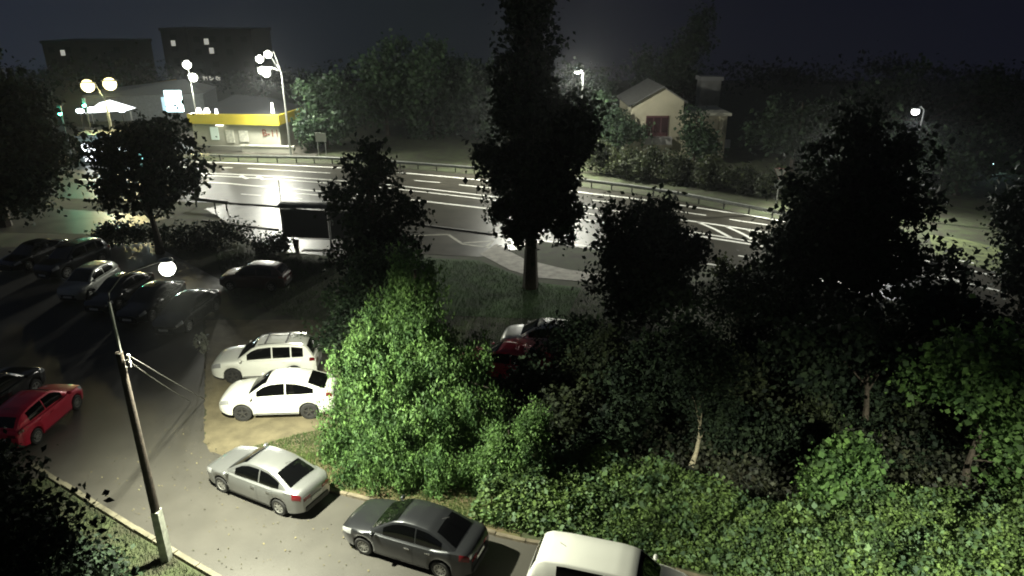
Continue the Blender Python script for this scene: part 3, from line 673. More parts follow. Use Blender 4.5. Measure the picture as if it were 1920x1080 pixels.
MB().box((0, 3, 1.7), (3.6, 6, 3.4)).build('wall', mat('ochre_wall', (.45, .35, .15), .8), gb)
MB().add([(-2.2, -.3, 3.4), (2.2, -.3, 3.4), (-.2, -.3, 5.1), (-2.2, 6.3, 3.4), (2.2, 6.3, 3.4), (-.2, 6.3, 5.1)], [(0, 1, 2), (3, 5, 4), (0, 2, 5, 3), (1, 4, 5, 2), (0, 3, 4, 1)]).build('roof', mat('ochre_roof', (.60, .42, .16), .7), gb)
def traffic_light(label, px, py, Y):
    h = hgt(Y, py); o = empty('traffic_light', (xat(Y, h, px), Y, 0), 0, label, 'traffic light', 'green traffic lights at the junction')
    MB().tube([(0, 0, 0), (0, 0, h+.6)], .06, 6).build('pole', M_dkmetal, o); MB().box((0, -.12, h+.25), (.34, .2, 1.05)).build('housing', M_dkmetal, o)
    MB().ball((0, -.24, h), (.20, .05, .20)).build('green_lens', mat('green_lens', (.1, .6, .4), .4, emit=(.15, 1, .62), es=22), o)
    lamp((o.location.x, Y-.5, h), 260, (.1, 1, .6), .1, parent=o)
traffic_light('green traffic light at the far left of the junction', 115, 212, 74)
traffic_light('green traffic light between the left lights and the warm lamps', 160, 197, 80)
# lit shop window and cars' lamps behind the round dark tree
sf = empty('lit_shopfront', (xat(76, 1.5, 215), 76, 0), R(6), 'glowing white shopfront seen through the leaves of the round dark tree', 'shop')
MB().box((0, 1.5, 1.5), (7.5, 3, 3.0)).build('wall', mat('shop_dark', (.12, .13, .13), .7), sf)
MB().box((0, 1.5, 3.06), (7.9, 3.4, .12)).build('roof', M_dkmetal, sf)
for x, wd, em, es in ((-2.6, 1.4, (.9, .93, 1), 4), (-.9, 1.2, (.95, .97, 1), 5), (.75, 1.3, (.8, .97, 1), 5), (2.5, 1.5, (.2, .95, .85), 2.5)):
    MB().box((x, -.02, 1.25), (wd, .06, 1.9)).build('window', mat('shop_win_%.1f' % x, (.8, .8, .8), .4, emit=em, es=es), sf)
MB().box((1.2, -.06, 2.55), (4.2, .1, .45)).build('light_sign', mat('teal_sign', (.5, .8, .8), .4, emit=(.45, 1, .95), es=4), sf)
lamp((sf.location.x, 73, 2.0), 900, (.8, .97, 1), .6, parent=sf)
# three vans' worth of light: forecourt lights by the junction
for i, (px, py) in enumerate(((150, 208), (172, 205), (228, 206))):
    Y = 90; h = hgt(Y, py); o = empty('forecourt_light', (xat(Y, h, px), Y, 0), 0, ('white forecourt light next to the green traffic light', 'white forecourt light at the left foot of the lit canopy', 'white forecourt light right of the lit canopy')[i], 'lamp', 'forecourt lights')
    MB().tube([(0, 0, 0), (0, 0, h-.1)], .05, 6).build('post', M_dkmetal, o); MB().ball((0, 0, h), (.55, .3, .30)).build('globe', mat('fc_glow', (.9, .9, .9), .5, emit=(.85, .92, 1), es=8), o)

# ------------------------------------------------------------------ tower blocks
M_block = mat('block_concrete', (.028, .031, .036), .8, noise=.08, nscale=.05)
M_litwin = mat('lit_window', (.8, .8, .75), .5, emit=(1, .98, .85), es=.4); M_dimwin = mat('dark_window', (.02, .02, .025), .2)
def block(label, px0, px1, ytop, Y, lit, name='tower_block'):
    h = hgt(Y, ytop); x0, x1 = xat(Y, h, px0), xat(Y, h, px1); wd = x1-x0
    o = empty(name, ((x0+x1)/2, Y, 0), 0, label, 'apartment block', 'distant tower blocks')
    MB().box((0, 8, h/2-6), (wd, 16, h+12)).build('wall', M_block, o); MB().box((0, 8, h+.4), (wd+.6, 16.6, .8)).build('parapet', M_block, o)
    nx = int(wd/4.2); nz = int(h/3.2)
    for i in range(nx):
        for j in range(nz):
            cx = -wd/2+(i+.5)*wd/nx; cz = 1.8+j*3.2
            if h-40 < cz < h-1 and (i*7+j*3) % 5 < 4: MB().box((cx, -.03, cz), (1.7, .08, 1.5)).build('window', M_dimwin, o)
    
    for (lx, ly) in lit:
        hz = hgt(Y, ly); MB().box((xat(Y, hz, lx)-o.location.x, -.08, hz), (1.2, .14, 1.5)).build('lit_window', M_litwin, o)
block('wide faint tower block above the warm floodlights with one lit window', 78, 232, 82, 210, [(118, 99)])
block('narrow faint tower block with one lit window high up', 300, 345, 58, 215, [(325, 81)])
block('dark tower block with five lit windows, three of them in a row', 352, 470, 60, 200, [(387, 78), (397, 95), (385, 148), (397, 148), (409, 148)])

# ------------------------------------------------------------------ gabled house
HY = 79.0
hs = empty('gabled_house', (16.1, HY, 0), R(0), 'pale yellow gabled house with a maroon balcony window behind bushes', 'house')
M_yel = mat('yellow_render', (.40, .37, .27), .85, noise=.12, nscale=.5)
x0, x1, xa = -2.95, 2.75, .35; ze, zr_, za = hgt(HY, 194), hgt(HY, 187), hgt(HY, 161)
b = MB(); b.add([(x0, 0, 0), (x1, 0, 0), (x1, 0, zr_-.1), (xa, 0, za-.15), (x0, 0, ze-.1), (x0, 9, 0), (x1, 9, 0), (x1, 9, zr_-.1), (xa, 9, za-.15), (x0, 9, ze-.1)],
    [(0, 1, 2, 3, 4), (5, 9, 8, 7, 6), (0, 4, 9, 5), (1, 6, 7, 2), (0, 5, 6, 1)]); b.build('wall', M_yel, hs)
b = MB()
for (xa_, za_, xb_, zb_) in ((x0-.35, ze-.2, xa, za), (xa, za, x1+.35, zr_-.2)):
    b.add([(xa_, -.4, za_), (xb_, -.4, zb_), (xb_, 9.4, zb_), (xa_, 9.4, za_), (xa_, -.4, za_-.16), (xb_, -.4, zb_-.16), (xb_, 9.4, zb_-.16), (xa_, 9.4, za_-.16)], [(0, 1, 2, 3), (7, 6, 5, 4), (0, 4, 5, 1), (3, 2, 6, 7), (0, 3, 7, 4), (1, 5, 6, 2)])
b.build('roof', mat('house_roof', (.09, .09, .085), .8, noise=.2), hs)
zt, zb_ = hgt(HY, 217), hgt(HY, 255); xl, xr = xat(HY, 4, 1211)-16.1, xat(HY, 4, 1253)-16.1
f = MB().box(((xl+xr)/2, -.05, (zt+zb_)/2), (xr-xl, .14, zt-zb_)).build('window', mat('maroon_frame', (.065, .018, .022), .6), hs)
for i in range(3): MB().box((xl+(i+.5)*(xr-xl)/3, -.13, (zt+zb_)/2+.1), ((xr-xl)/3-.14, .03, zt-zb_-.6)).build('pane', mat('maroon_glass', (.03, .012, .015), .25), f)
b = MB().box(((xl+xr)/2+.1, -.55, zb_-.42), (xr-xl+.5, 1.0, .75)).build('balcony', mat('balcony_grey', (.27, .26, .25), .8), hs)
MB().box((5.2, 2.8, 2.35), (4.9, 6, 4.7)).build('wing_wall', M_yel, hs)
MB().box((5.3, 2.8, 4.85), (5.4, 6.6, .28)).build('wing_cornice', mat('pale_cornice', (.48, .47, .38), .8), hs)
MB().box((7.1, -.28, 2.35), (.7, .3, 4.65)).build('corner_pillar', M_yel, hs)
MB().box((8.05, .5, hgt(HY, 271)), (.75, .5, .85)).build('wall_unit', mat('unit_grey', (.33, .34, .36), .6), hs)
ch = empty('brick_chimney', (xat(92, 8, 1331), 92, 0), 0, 'tall broad grey chimney stack behind the gabled house', 'chimney')
MB().box((0, 0, hgt(92, 150)/2), (2.5, 2.2, hgt(92, 150))).build('stack', mat('grey_brick', (.16, .16, .155), .9, noise=.2, nscale=1), ch); MB().box((0, 0, hgt(92, 146)), (2.9, 2.6, .5)).build('cap', mat('grey_cap', (.2, .2, .2), .9), ch)

# ------------------------------------------------------------------ trees
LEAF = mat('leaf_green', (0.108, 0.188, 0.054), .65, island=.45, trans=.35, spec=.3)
LEAFB = mat('leaf_dark', (0.022, 0.034, 0.018), .75, island=.5, trans=.05, spec=.15)  # dark leaf tone carries the shade of the thicket and unlit crowns
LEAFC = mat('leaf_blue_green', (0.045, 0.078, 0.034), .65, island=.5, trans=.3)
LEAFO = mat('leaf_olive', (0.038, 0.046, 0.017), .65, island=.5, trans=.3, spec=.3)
# weeping tree in the lamp light
tree('weeping_tree', 'bright green drooping tree in the lamp light behind the dark saloon', 'tree', (-3.7, 24.4),
     [E_(-.1, .4, 6.3, 1.2, 1.2, 1.4), E_(-.3, .2, 5.0, 1.9, 1.8, 1.6), E_(0, -.2, 3.7, 2.5, 2.3, 1.9), E_(-1.3, -1.2, 2.7, 1.9, 1.9, 1.9), E_(-1.9, -1.6, 3.7, 1.1, 1.2, 1.1), E_(-1.7, -2.4, 1.5, 1.9, 1.7, 1.5),
      E_(.2, -3.4, 1.4, 2.2, 1.5, 1.4), E_(1.7, -1.6, 1.8, 2.0, 1.8, 1.7), E_(1.2, 0, 3.1, 1.9, 1.7, 1.8), E_(-1.0, -3.9, .9, 1.4, 1.0, .9), E_(.9, -4.0, 1.0, 1.5, .9, 1.0)],
     92000, .130, LEAF, .18, 6.6, clump=.34, per=80, shell=.5, droop=3.6, wide=.42, hang=2.2, gaps=.16, rag=8)
tree('drooping_shrub', 'leafy bush drooping right of the bright weeping tree, over the boot of the dark saloon', 'bush', (.0, 20.4),
     [E_(0, 0, 1.5, 1.15, 1.0, 1.5), E_(.5, .2, 2.2, .8, .8, 1.1), E_(-.9, -.3, .9, 1.0, .9, .9)], 22000, .090, LEAF, .07, 2.4, clump=.36, per=80, droop=2.2, wide=.5, hang=1.2, gaps=.25)
# tree behind it, before the road
tree('broadleaf_tree', 'dark large-leaved tree standing between the bus shelter and the central giant', 'tree', (-7.0, 33.5),
     [E_(.2, 0, 8.6, 1.3, 1.4, 1.4), E_(.1, 0, 6.6, 2.1, 2.0, 1.7), E_(.6, 0, 5.0, 2.1, 2.1, 1.8), E_(-.1, 0, 3.4, 2.4, 2.2, 1.9), E_(-1.6, 0, 6.9, 1.0, 1.0, .8), E_(2.2, 0, 6.2, .9, .9, .8)],
     9500, .23, LEAFB, .2, 8.5, clump=.42, per=18, shell=.2, wide=.75, gaps=.45, rag=10)
tree('round_tree', 'round dark tree in front of the lit shopfront on the left', 'tree', (-24.2, 45.5),
     [E_(0, 0, 6.2, 3.6, 3.2, 3.0), E_(1.9, 0, 5.3, 2.7, 2.5, 2.6), E_(-1.9, 0, 6.6, 2.2, 2.2, 2.0), E_(.6, 0, 8.0, 1.9, 1.9, 1.4), E_(2.0, 0, 7.8, 1.5, 1.5, 1.3), E_(-.2, 0, 4.0, 2.8, 2.5, 1.6), E_(-2.9, 0, 4.6, 1.1, 1.3, 2.0)],
     8500, .32, LEAFB, .24, 7.0, clump=.7, per=22, shell=.35, wide=.75, gaps=.55)
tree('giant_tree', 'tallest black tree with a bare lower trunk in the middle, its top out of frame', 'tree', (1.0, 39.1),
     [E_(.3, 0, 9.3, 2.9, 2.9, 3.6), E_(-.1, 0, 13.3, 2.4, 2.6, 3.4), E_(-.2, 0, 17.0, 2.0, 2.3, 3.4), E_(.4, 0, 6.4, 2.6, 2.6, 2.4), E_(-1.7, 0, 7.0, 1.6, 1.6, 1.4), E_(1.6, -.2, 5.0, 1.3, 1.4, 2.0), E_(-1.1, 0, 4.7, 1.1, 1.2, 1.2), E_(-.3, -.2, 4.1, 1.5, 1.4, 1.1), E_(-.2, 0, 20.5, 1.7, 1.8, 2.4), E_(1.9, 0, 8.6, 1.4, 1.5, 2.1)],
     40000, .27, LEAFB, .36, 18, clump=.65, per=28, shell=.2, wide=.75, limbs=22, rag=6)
tree('understorey_tree', 'dim green bushy tree between the dark large-leaved tree and the top of the weeping tree', 'tree', (-6.2, 29.5), [E_(0, 0, 3.3, 2.4, 1.8, 2.4), E_(1.4, .3, 4.0, 1.7, 1.5, 1.8), E_(-.6, 0, 1.8, 2.4, 1.6, 1.6)], 15000, .16, LEAFC, .12, 4.5, clump=.4, per=30, shell=.4, gaps=.2)
# trees across the road
g1 = 'tall trees across the road'
far = [(-22.2, 84.6, 8.8, 3.0, LEAFC, 'pale leafy tree right behind the twin-head street lamp'), (-16.5, 94, 12.0, 4.8, LEAFC, 'highest dark tree across the road with a flat broad top'), (-10.2, 93, 12.6, 4.2, LEAFC, 'dark tree across the road, second from the twin-head lamp'),
       (-4.6, 91, 11.2, 4.2, LEAFB, 'dark tree across the road just left of the central giant'), (-.5, 88, 9.5, 3.8, LEAFB, 'dark tree across the road half behind the central giant')]
for x, y, h, r, m, lb in far:
    tree('roadside_tree', lb, 'tree', (x, y), [E_(0, 0, h*.66, r, r*.8, h*.33), E_(r*.4, 0, h*.42, r*.85, r*.8, h*.32), E_(-r*.45, -.5, h*.36, r*.8, r*.7, h*.3)], 6500, .42, m, .25, h*.8, clump=1.0, per=22, shell=.35, group=g1, wide=.75)
tree('roadside_tree', 'tall dark tree behind the gabled house and its chimney', 'tree', (23.5, 100), [E_(0, 0, 8.5, 4.2, 3.5, 6.0), E_(-4, 0, 7, 4, 3.5, 5), E_(1.5, 0, 12, 2.6, 2.5, 3)], 6000, .5, LEAFB, .3, 12, clump=1.2, per=20, shell=.3, group=g1)
tree('roadside_tree', 'dark tree filling the gap left of the gabled house', 'tree', (8.5, 90), [E_(0, 0, 5, 4, 3, 4.5)], 4200, .45, LEAFB, .3, 7, clump=1.1, per=20, shell=.3, group=g1)
tree('garden_tree', 'greyish lamp-lit tree covering the left side of the gabled house', 'tree', (11.2, 77), [E_(0, 0, 3.6, 2.2, 1.6, 2.4), E_(-1.6, 0, 5.8, 1.2, 1.1, 1.6), E_(1.0, 0, 3.0, 1.8, 1.4, 1.9)], 5200, .32, LEAFC, .15, 5.5, clump=.7, per=24, wide=.7)
tree('garden_tree', 'leafy tree in front of the right wing of the gabled house', 'tree', (19.9, 77), [E_(0, 0, 3.6, 1.9, 1.3, 2.5), E_(.7, 0, 2.2, 1.9, 1.4, 1.7)], 4200, .32, LEAFC, .15, 5, clump=.7, per=24, wide=.7)
hb = [(8.6, 70.6), (11.0, 69.3), (13.4, 67.8), (15.8, 66.2), (18.3, 64.6), (20.8, 62.9), (23.0, 61.2)]
hl = ['olive hedge bush next to the central giant above the white rail', 'second olive bush from the central giant', 'bush below the left edge of the gabled house', 'bush below the maroon window', 'bush below the house tree, beside a brown patch', 'bush below the corner pillar of the house', 'low dark bush beyond the right end of the house']
for i, ((x, y), lb) in enumerate(zip(hb, hl)):
    s = 1.0-.05*i
    tree('roadside_bush', lb, 'bush', (x, y), [E_(0, 0, 1.5*s, 1.9, 1.4, 1.6*s), E_(.6, .3, 2.2*s, 1.1, 1, 1.2*s)], 2600, .24, LEAFO, .06, 2.2, clump=.5, per=24, group='bushes between the rail and the gabled house', wide=.7, limbs=4)
# right side
tree('bushy_tree', 'dark bushy tree hiding the road between the giant and the hatched marking', 'tree', (6.9, 34),
     [E_(0, 0, 3.9, 2.4, 2.2, 2.6), E_(.6, 0, 5.4, 1.6, 1.5, 1.3), E_(-.7, 0, 2.6, 2.3, 2.0, 2.2), E_(1.3, 0, 3.2, 1.8, 1.6, 2.2), E_(0, -.4, 1.3, 2.5, 1.7, 1.4)], 17000, .24, LEAFB, .16, 5, clump=.6, per=26, shell=.35, wide=.7)
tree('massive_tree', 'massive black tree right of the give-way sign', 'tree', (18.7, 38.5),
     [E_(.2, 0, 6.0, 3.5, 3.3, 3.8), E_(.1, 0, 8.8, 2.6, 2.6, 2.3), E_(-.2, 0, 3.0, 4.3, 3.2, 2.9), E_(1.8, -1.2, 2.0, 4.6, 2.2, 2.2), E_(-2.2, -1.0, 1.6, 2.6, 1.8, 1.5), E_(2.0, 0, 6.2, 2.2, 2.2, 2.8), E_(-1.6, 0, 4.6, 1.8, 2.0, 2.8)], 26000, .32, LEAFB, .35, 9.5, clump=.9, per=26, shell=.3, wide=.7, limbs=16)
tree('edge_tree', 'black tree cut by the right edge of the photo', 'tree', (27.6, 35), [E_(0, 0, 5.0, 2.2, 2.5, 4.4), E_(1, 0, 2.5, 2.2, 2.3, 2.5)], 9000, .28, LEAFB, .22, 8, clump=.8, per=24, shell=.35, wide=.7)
tree('background_tree', 'faint tree line at the far right behind the grass verge', 'tree', (40, 62), [E_(0, 0, 3.0, 6, 3, 3.4), E_(-6, 4, 3.0, 5, 3, 3.6), E_(6, -4, 3, 4, 3, 3.4)], 7000, .4, LEAFC, .25, 5, clump=1, per=22, shell=.4)
tree('background_tree', 'broad dark tree behind the give-way sign', 'tree', (29, 72), [E_(0, 0, 4.0, 5, 3, 4.2), E_(5, 2, 4.6, 5, 3, 4.4)], 7000, .42, LEAFB, .25, 7, clump=1, per=22, shell=.4)
tree('background_tree', 'tall dark tree below the white street lamp on the far side', 'tree', (39, 74), [E_(0, 0, 5.5, 5, 3, 5.2), E_(9, 2, 4.6, 6, 3, 4.8), E_(18, 0, 4, 6, 3, 4.4)], 9000, .42, LEAFB, .25, 7, clump=1, per=22, shell=.4)
tree('slim_tree', 'young tree with a pale slanting trunk at the edge of the thicket', 'tree', at(1294, 880).xy[:],
     [E_(.25, .6, 3.3, 1.4, 1.3, 1.4), E_(-.2, .6, 4.2, 1.2, 1.0, 1.1), E_(.8, .4, 2.2, .8, .8, .9)], 9500, .14, LEAFB, .085, 3.6, clump=.45, per=30, bark=M_palebark, lean=(.35, .5), wide=.6)
# maple-like trees lower right
tree('maple_tree', 'large-leaved green tree at the lower right, leaves hanging in a curtain', 'tree', (15.9, 20.3),
     [E_(0, 0, 3.9, 2.0, 1.7, 2.0), E_(.6, -.5, 2.2, 1.0, .9, 1.7), E_(-1.2, .2, 4.6, 1.4, 1.2, 1.5), E_(1.8, .4, 4.0, 1.4, 1.2, 1.6), E_(.9, -.8, 1.2, .6, .6, .9)], 13000, .17, LEAF, .12, 4.6, clump=.5, per=30, wide=.9, gaps=.6, shell=.35)
tree('maple_bush', 'bright large-leaved bush left of the leaf curtain, dark gap in its middle', 'bush', (11.0, 19.2),
     [E_(-.75, 0, 1.2, .75, .7, .95), E_(.65, .1, 1.3, .45, .6, 1.0), E_(0, .1, 1.95, .85, .7, .45)], 4600, .16, LEAF, .07, 2.2, clump=.35, per=18, wide=.9, gaps=.25)
tree('maple_tree', 'darker large-leaved tree behind the leaf curtain', 'tree', (14.0, 24.2), [E_(0, 0, 3.8, 2.1, 1.6, 1.8), E_(2.6, 0, 4.4, 2.2, 1.6, 1.8), E_(-2, 0, 2.9, 1.6, 1.4, 1.6)], 7500, .22, LEAFB, .12, 4.6, clump=.5, per=18, wide=.85, gaps=.35, shell=.35)
tree('edge_maple', 'large-leaved tree at the lower right corner', 'tree', (20.3, 21.6), [E_(0, 0, 3.2, 1.4, 1.4, 2.6), E_(.6, 0, 4.8, 1.6, 1.5, 1.5)], 9000, .17, LEAFC, .12, 4.6, clump=.5, per=30, wide=.85, gaps=.35, shell=.35)
# dim thicket in the middle, its shade put into darker leaf colours
thl = ['dim shrub just right of the weeping tree', 'dim shrub between the weeping tree and the young pale-trunked tree', 'dim shrub left of the pale trunk', 'dim shrub behind the pale trunk', 'dim low shrub right of the pale trunk', 'dim shrub below the massive black tree', 'dim shrub left of the large-leaved bush', 'dim shrub between bushy tree and massive tree', 'dim shrub near the hidden pale car', 'dim shrub under the massive black tree, right side', 'dim shrub at the right edge below the black tree', 'dim shrub in front of the hidden red car', 'dim shrub in front of the hidden pale car, left one', 'dim shrub in front of the hidden pale car, right one', 'dim shrub behind the lower right maple trunk', 'dim shrub behind the bright leaf curtain', 'dim shrub far behind the bright maple bush', 'dim shrub covering the boot of the half hidden white car']
ths = [(1.6, 23.0, 1.6), (3.6, 22.2, 1.5), (5.4, 24.6, 1.9), (8.4, 24.6, 2.0), (9.4, 21.8, 1.4), (13.6, 29.5, 2.6), (10.6, 22.4, 1.6), (11.2, 32.0, 2.6), (7.4, 28.0, 2.1), (18.8, 28.6, 2.8), (22.6, 27.5, 2.8), (.6, 25.8, 1.4), (3.4, 26.6, 2.2), (5.3, 26.4, 2.4), (14.6, 25.6, 1.9), (17.0, 24.6, 1.8), (12.2, 26.4, 2.0), (2.7, 28.3, 2.0)]
LEAFD = mat('leaf_brown_green', (0.030, 0.038, 0.017), .7, island=.5, trans=.15, spec=.2)
for i_, ((x, y, s), lb) in enumerate(zip(ths, thl)):
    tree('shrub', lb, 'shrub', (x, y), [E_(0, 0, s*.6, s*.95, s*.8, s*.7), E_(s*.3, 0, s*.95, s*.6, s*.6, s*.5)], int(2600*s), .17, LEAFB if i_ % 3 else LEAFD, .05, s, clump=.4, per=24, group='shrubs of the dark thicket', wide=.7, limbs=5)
for (px, py, s), lb in zip(((1350, 512, 1.0), (1385, 520, .8), (1430, 520, 1.1)), ('spiky low shrub in front of the near road line', 'olive low shrub right of the spiky one at the road', 'dark shrub at the road beside the massive tree')):
    q = at(px, py+14); tree('verge_shrub', lb, 'shrub', (q.x, q.y), [E_(0, 0, s*.6, s*.8, s*.6, s*.8)], 900, .2, LEAFO, .04, s*1.5, clump=.35, per=14, group='low shrubs at the near road edge', limbs=5)
# left side
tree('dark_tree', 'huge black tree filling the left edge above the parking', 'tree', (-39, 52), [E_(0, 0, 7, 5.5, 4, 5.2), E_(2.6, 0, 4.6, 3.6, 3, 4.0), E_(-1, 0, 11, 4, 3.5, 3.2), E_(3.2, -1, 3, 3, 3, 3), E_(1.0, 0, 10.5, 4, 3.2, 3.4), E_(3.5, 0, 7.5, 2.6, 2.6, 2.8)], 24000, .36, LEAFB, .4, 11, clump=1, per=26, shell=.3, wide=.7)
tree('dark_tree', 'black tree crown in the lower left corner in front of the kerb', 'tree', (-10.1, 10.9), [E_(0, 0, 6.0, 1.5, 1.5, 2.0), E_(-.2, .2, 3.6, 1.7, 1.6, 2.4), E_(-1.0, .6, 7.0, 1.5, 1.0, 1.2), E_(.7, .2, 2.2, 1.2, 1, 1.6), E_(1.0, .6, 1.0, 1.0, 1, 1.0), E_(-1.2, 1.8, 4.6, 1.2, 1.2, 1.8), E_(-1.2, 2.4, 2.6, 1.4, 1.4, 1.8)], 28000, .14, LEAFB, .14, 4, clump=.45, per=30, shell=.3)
tree('corner_shrub', 'low green bush at the foot of the wooden pole', 'shrub', (-11.6, 15.4), [E_(0, 0, .45, .85, .7, .55), E_(-1.1, .2, .5, .7, .6, .6)], 3600, .13, LEAFC, .04, .8, clump=.3, per=20, limbs=4)
tree('corner_shrub', 'dark low shrub between the corner tree and the wooden pole', 'shrub', (-13.4, 16.2), [E_(0, 0, .6, 1.1, .8, .7), E_(-1.5, .8, .5, 1.1, .7, .6), E_(.9, -.9, .5, .9, .7, .6)], 6500, .13, LEAFB, .04, .8, clump=.3, per=20, limbs=4)
tree('hedge_mass', 'low dark bushes along the back of the parking row', 'hedge', (-21.5, 47.6), [E_(0, 0, .7, 4.5, 1.2, .9), E_(5.0, -1.6, .6, 1.6, 1.0, .8), E_(-6, 0, .6, 3.4, 1.2, .8)], 7000, .22, LEAFB, .05, .8, clump=.5, per=20, limbs=4, wide=.6)
tree('pale_sapling', 'small sapling with pale leaves glinting above the asphalt edge', 'sapling', at(390, 690).xy[:], [E_(-.1, 0, 1.3, .28, .28, .55)], 130, .16, mat('pale_leaf', (.35, .36, .30), .4, trans=.2), .03, 1.7, clump=.15, per=6, limbs=4, wide=.9)

# ------------------------------------------------------------------ ground cover and grass
def cover(name, label, cat, poly, n, size, m, hfun, flatz=False, up=.6, jit=.12, blades=False):
    xs = [p[0] for p in poly]; ys = [p[1] for p in poly]
    pts = np.column_stack([rng.uniform(min(xs), max(xs), n*3), rng.uniform(min(ys), max(ys), n*3)])
    ins = np.zeros(len(pts), bool); j = len(poly)-1
    for i in range(len(poly)):
        xi, yi = poly[i]; xj, yj = poly[j]
        c = ((yi > pts[:, 1]) != (yj > pts[:, 1])) & (pts[:, 0] < (xj-xi)*(pts[:, 1]-yi)/(yj-yi+1e-12)+xi); ins ^= c; j = i
    pts = pts[ins][:n]; z = hfun(pts[:, 0], pts[:, 1])
    if blades:
        k = len(pts); a = rng.random(k)*6.28; d = np.column_stack([np.cos(a), np.sin(a)]); s = size*(.6+.8*rng.random(k))
        v0 = np.column_stack([pts-d*.012, np.full(k, .01)]); v1 = np.column_stack([pts+d*.012, np.full(k, .01)])
        v2 = np.column_stack([pts+rng.normal(0, .35, (k, 2))*s[:, None], s+.01])
        co = np.stack([v0, v1, v2], 1).reshape(-1, 3).astype(np.float32)
        me = bpy.data.meshes.new(name); me.vertices.add(3*k); me.vertices.foreach_set('co', co.ravel()); me.loops.add(3*k)
        me.loops.foreach_set('vertex_index', np.arange(3*k, dtype=np.int32)); me.polygons.add(k); me.polygons.foreach_set('loop_start', np.arange(0, 3*k, 3, dtype=np.int32))
        me.update(calc_edges=True); me.materials.append(m); o = bpy.data.objects.new(name, me); link(o)
    else:
        p = np.column_stack([pts, z*(1-.5*rng.random(len(pts))**3)+rng.normal(0, jit, len(pts))]); p[:, 2] = np.maximum(p[:, 2], .03)
        o = leaf_mesh(name, p, size, m, None, up=up, wide=.8)
    return tag(o, label, cat, kind='stuff')
def hcov(x, y):
    edge = np.clip((y-(18.35-.31*(x-(-2))*.9))/1.2, .12, 1)
    return (.55+.28*np.sin(x*1.1+1)*np.cos(y*1.3)+.22*np.sin(x*2.7)*np.sin(y*2.9+x)+.12*np.sin(x*6.1)*np.sin(y*5.7))*edge+.08
LEAFG = mat('leaf_cover', (0.122, 0.182, 0.054), .65, island=.5, trans=.3, spec=.3)
cov = [(-1.4, 18.5), (-.4, 21.2), (2, 21.6), (5, 20.8), (6.6, 19.6), (8.2, 18.8), (11, 19.0), (14, 19.4), (17.5, 19.2), (21, 20), (24, 14), (16, 13.6), (8, 15.5), (3, 17.0)]
cover('ground_cover', 'dense leafy green ground cover behind the people carrier', 'ground cover', cov, 100000, .105, LEAFG, hcov)
cov2 = [(2, 21.6), (5, 20.8), (6.6, 19.6), (8.2, 18.8), (11, 19.0), (14, 19.4), (17.5, 19.2), (22, 20), (24, 24), (14, 23), (8, 26), (3, 25)]
cover('dry_undergrowth', 'brownish tangled undergrowth behind the green ground cover', 'undergrowth', cov2, 13000, .15, mat('leaf_brown', (0.036, 0.040, 0.021), .7, island=.5, trans=.2), lambda x, y: .35+.25*np.sin(x*1.7)*np.cos(y*2.1))
lawn = P((545, 866), (600, 845), (660, 800), (900, 800), (1000, 905), (975, 1005), (900, 985), (760, 946), (640, 918), (560, 892))
cover('lawn_grass', 'short grass around the foot of the weeping tree', 'grass', lawn, 26000, .10, M_grass, lambda x, y: x*0, blades=True)
cover('rough_grass', 'sparse grass tufts at the edge of the bare earth', 'grass', P((470, 840), (560, 815), (640, 800), (640, 850), (560, 868)), 5000, .09, M_grass, lambda x, y: x*0, blades=True)
cover('dim_grass', 'dim rough grass of the slope below the footpath', 'grass', P((770, 486), (900, 492), (1000, 530), (1090, 545), (1300, 640), (1100, 800), (700, 760), (560, 600), (430, 560), (400, 470), (520, 480)), 30000, .16, mat('grass_dim', (0.045, 0.085, 0.022), .7, island=.4, trans=.2), lambda x, y: x*0, blades=True)
cover('thicket_floor', 'dark leafy floor of the thicket under the trees', 'undergrowth', P((1000, 900), (1050, 760), (1300, 640), (1900, 640), (2000, 900), (1500, 880), (1250, 850)), 26000, .16, LEAFB, lambda x, y: .25+.2*np.sin(x*1.3)*np.cos(y*1.7))
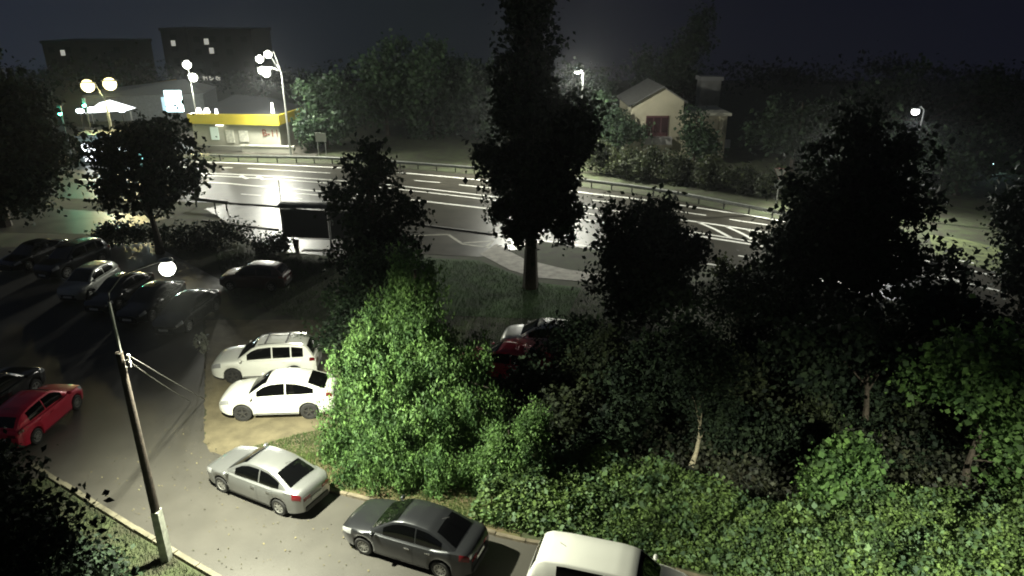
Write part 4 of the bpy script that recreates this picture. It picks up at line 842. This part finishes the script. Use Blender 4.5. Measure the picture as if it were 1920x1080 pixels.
cover('kerb_grass', 'weedy grass left of the yard kerb', 'grass', P((88, 900), (200, 970), (300, 1032), (400, 1095), (200, 1200), (-40, 1000)), 9000, .11, mat('grass_shaded', (0.030, 0.042, 0.016), .8, island=.4, trans=.1), lambda x, y: x*0, blades=True)  # blade colour darkened to carry the shade of the corner tree

cover('ground_cover_tall', 'paler taller weeds poking out of the green ground cover', 'weeds', cov, 11000, .15, mat('leaf_pale', (0.120, 0.190, 0.085), .6, island=.4, trans=.3, spec=.3), lambda x, y: np.where(np.sin(x*2.3+y)*np.sin(y*3.1-x*1.1) > .1, hcov(x, y)+.22, .3), jit=.16)
q = rng.uniform([-250, 140], [260, 175], (330, 2)); hh_ = 2+(2.6+.8*(q[:, 0] > -40))*np.abs(np.sin(q[:, 0]*.05)+.6*np.sin(q[:, 0]*.13+1)); pp = np.repeat(np.column_stack([q, hh_*.5]), 60, 0)
pp = pp+rng.standard_normal(pp.shape)*np.column_stack([np.full(len(pp), 3.4), np.full(len(pp), 3.0), np.repeat(hh_, 60)*.28])
tag(leaf_mesh('far_woods', pp, .9, LEAFB), 'far dark wood closing the view behind the houses', 'wood', kind='stuff')
# fallen leaves and grit on the asphalt
cover('fallen_leaves', 'scattered fallen leaves and grit on the yard asphalt', 'leaf litter', P((420, 860), (640, 935), (950, 1020), (900, 1070), (420, 1075), (150, 900), (300, 780), (380, 800)), 420, .05, mat('litter', (.12, .10, .05), .8, island=.5), lambda x, y: x*0, jit=.001, up=4)

# ------------------------------------------------------------------ haze of the damp night
hz = MB().box((0, 235, 15), (606, 536, 118)).build('haze', bpy.data.materials.new('haze_air')); hz['kind'] = 'stuff'
hm = bpy.data.materials['haze_air']; hm.use_nodes = True; n = hm.node_tree.nodes; n.remove(n['Principled BSDF'])
pv_ = n.new('ShaderNodeVolumePrincipled'); pv_.inputs['Color'].default_value = (.86, .9, .92, 1); pv_.inputs['Density'].default_value = 0.00032; pv_.inputs['Anisotropy'].default_value = .72
hm.node_tree.links.new(pv_.outputs[0], n['Material Output'].inputs['Volume'])
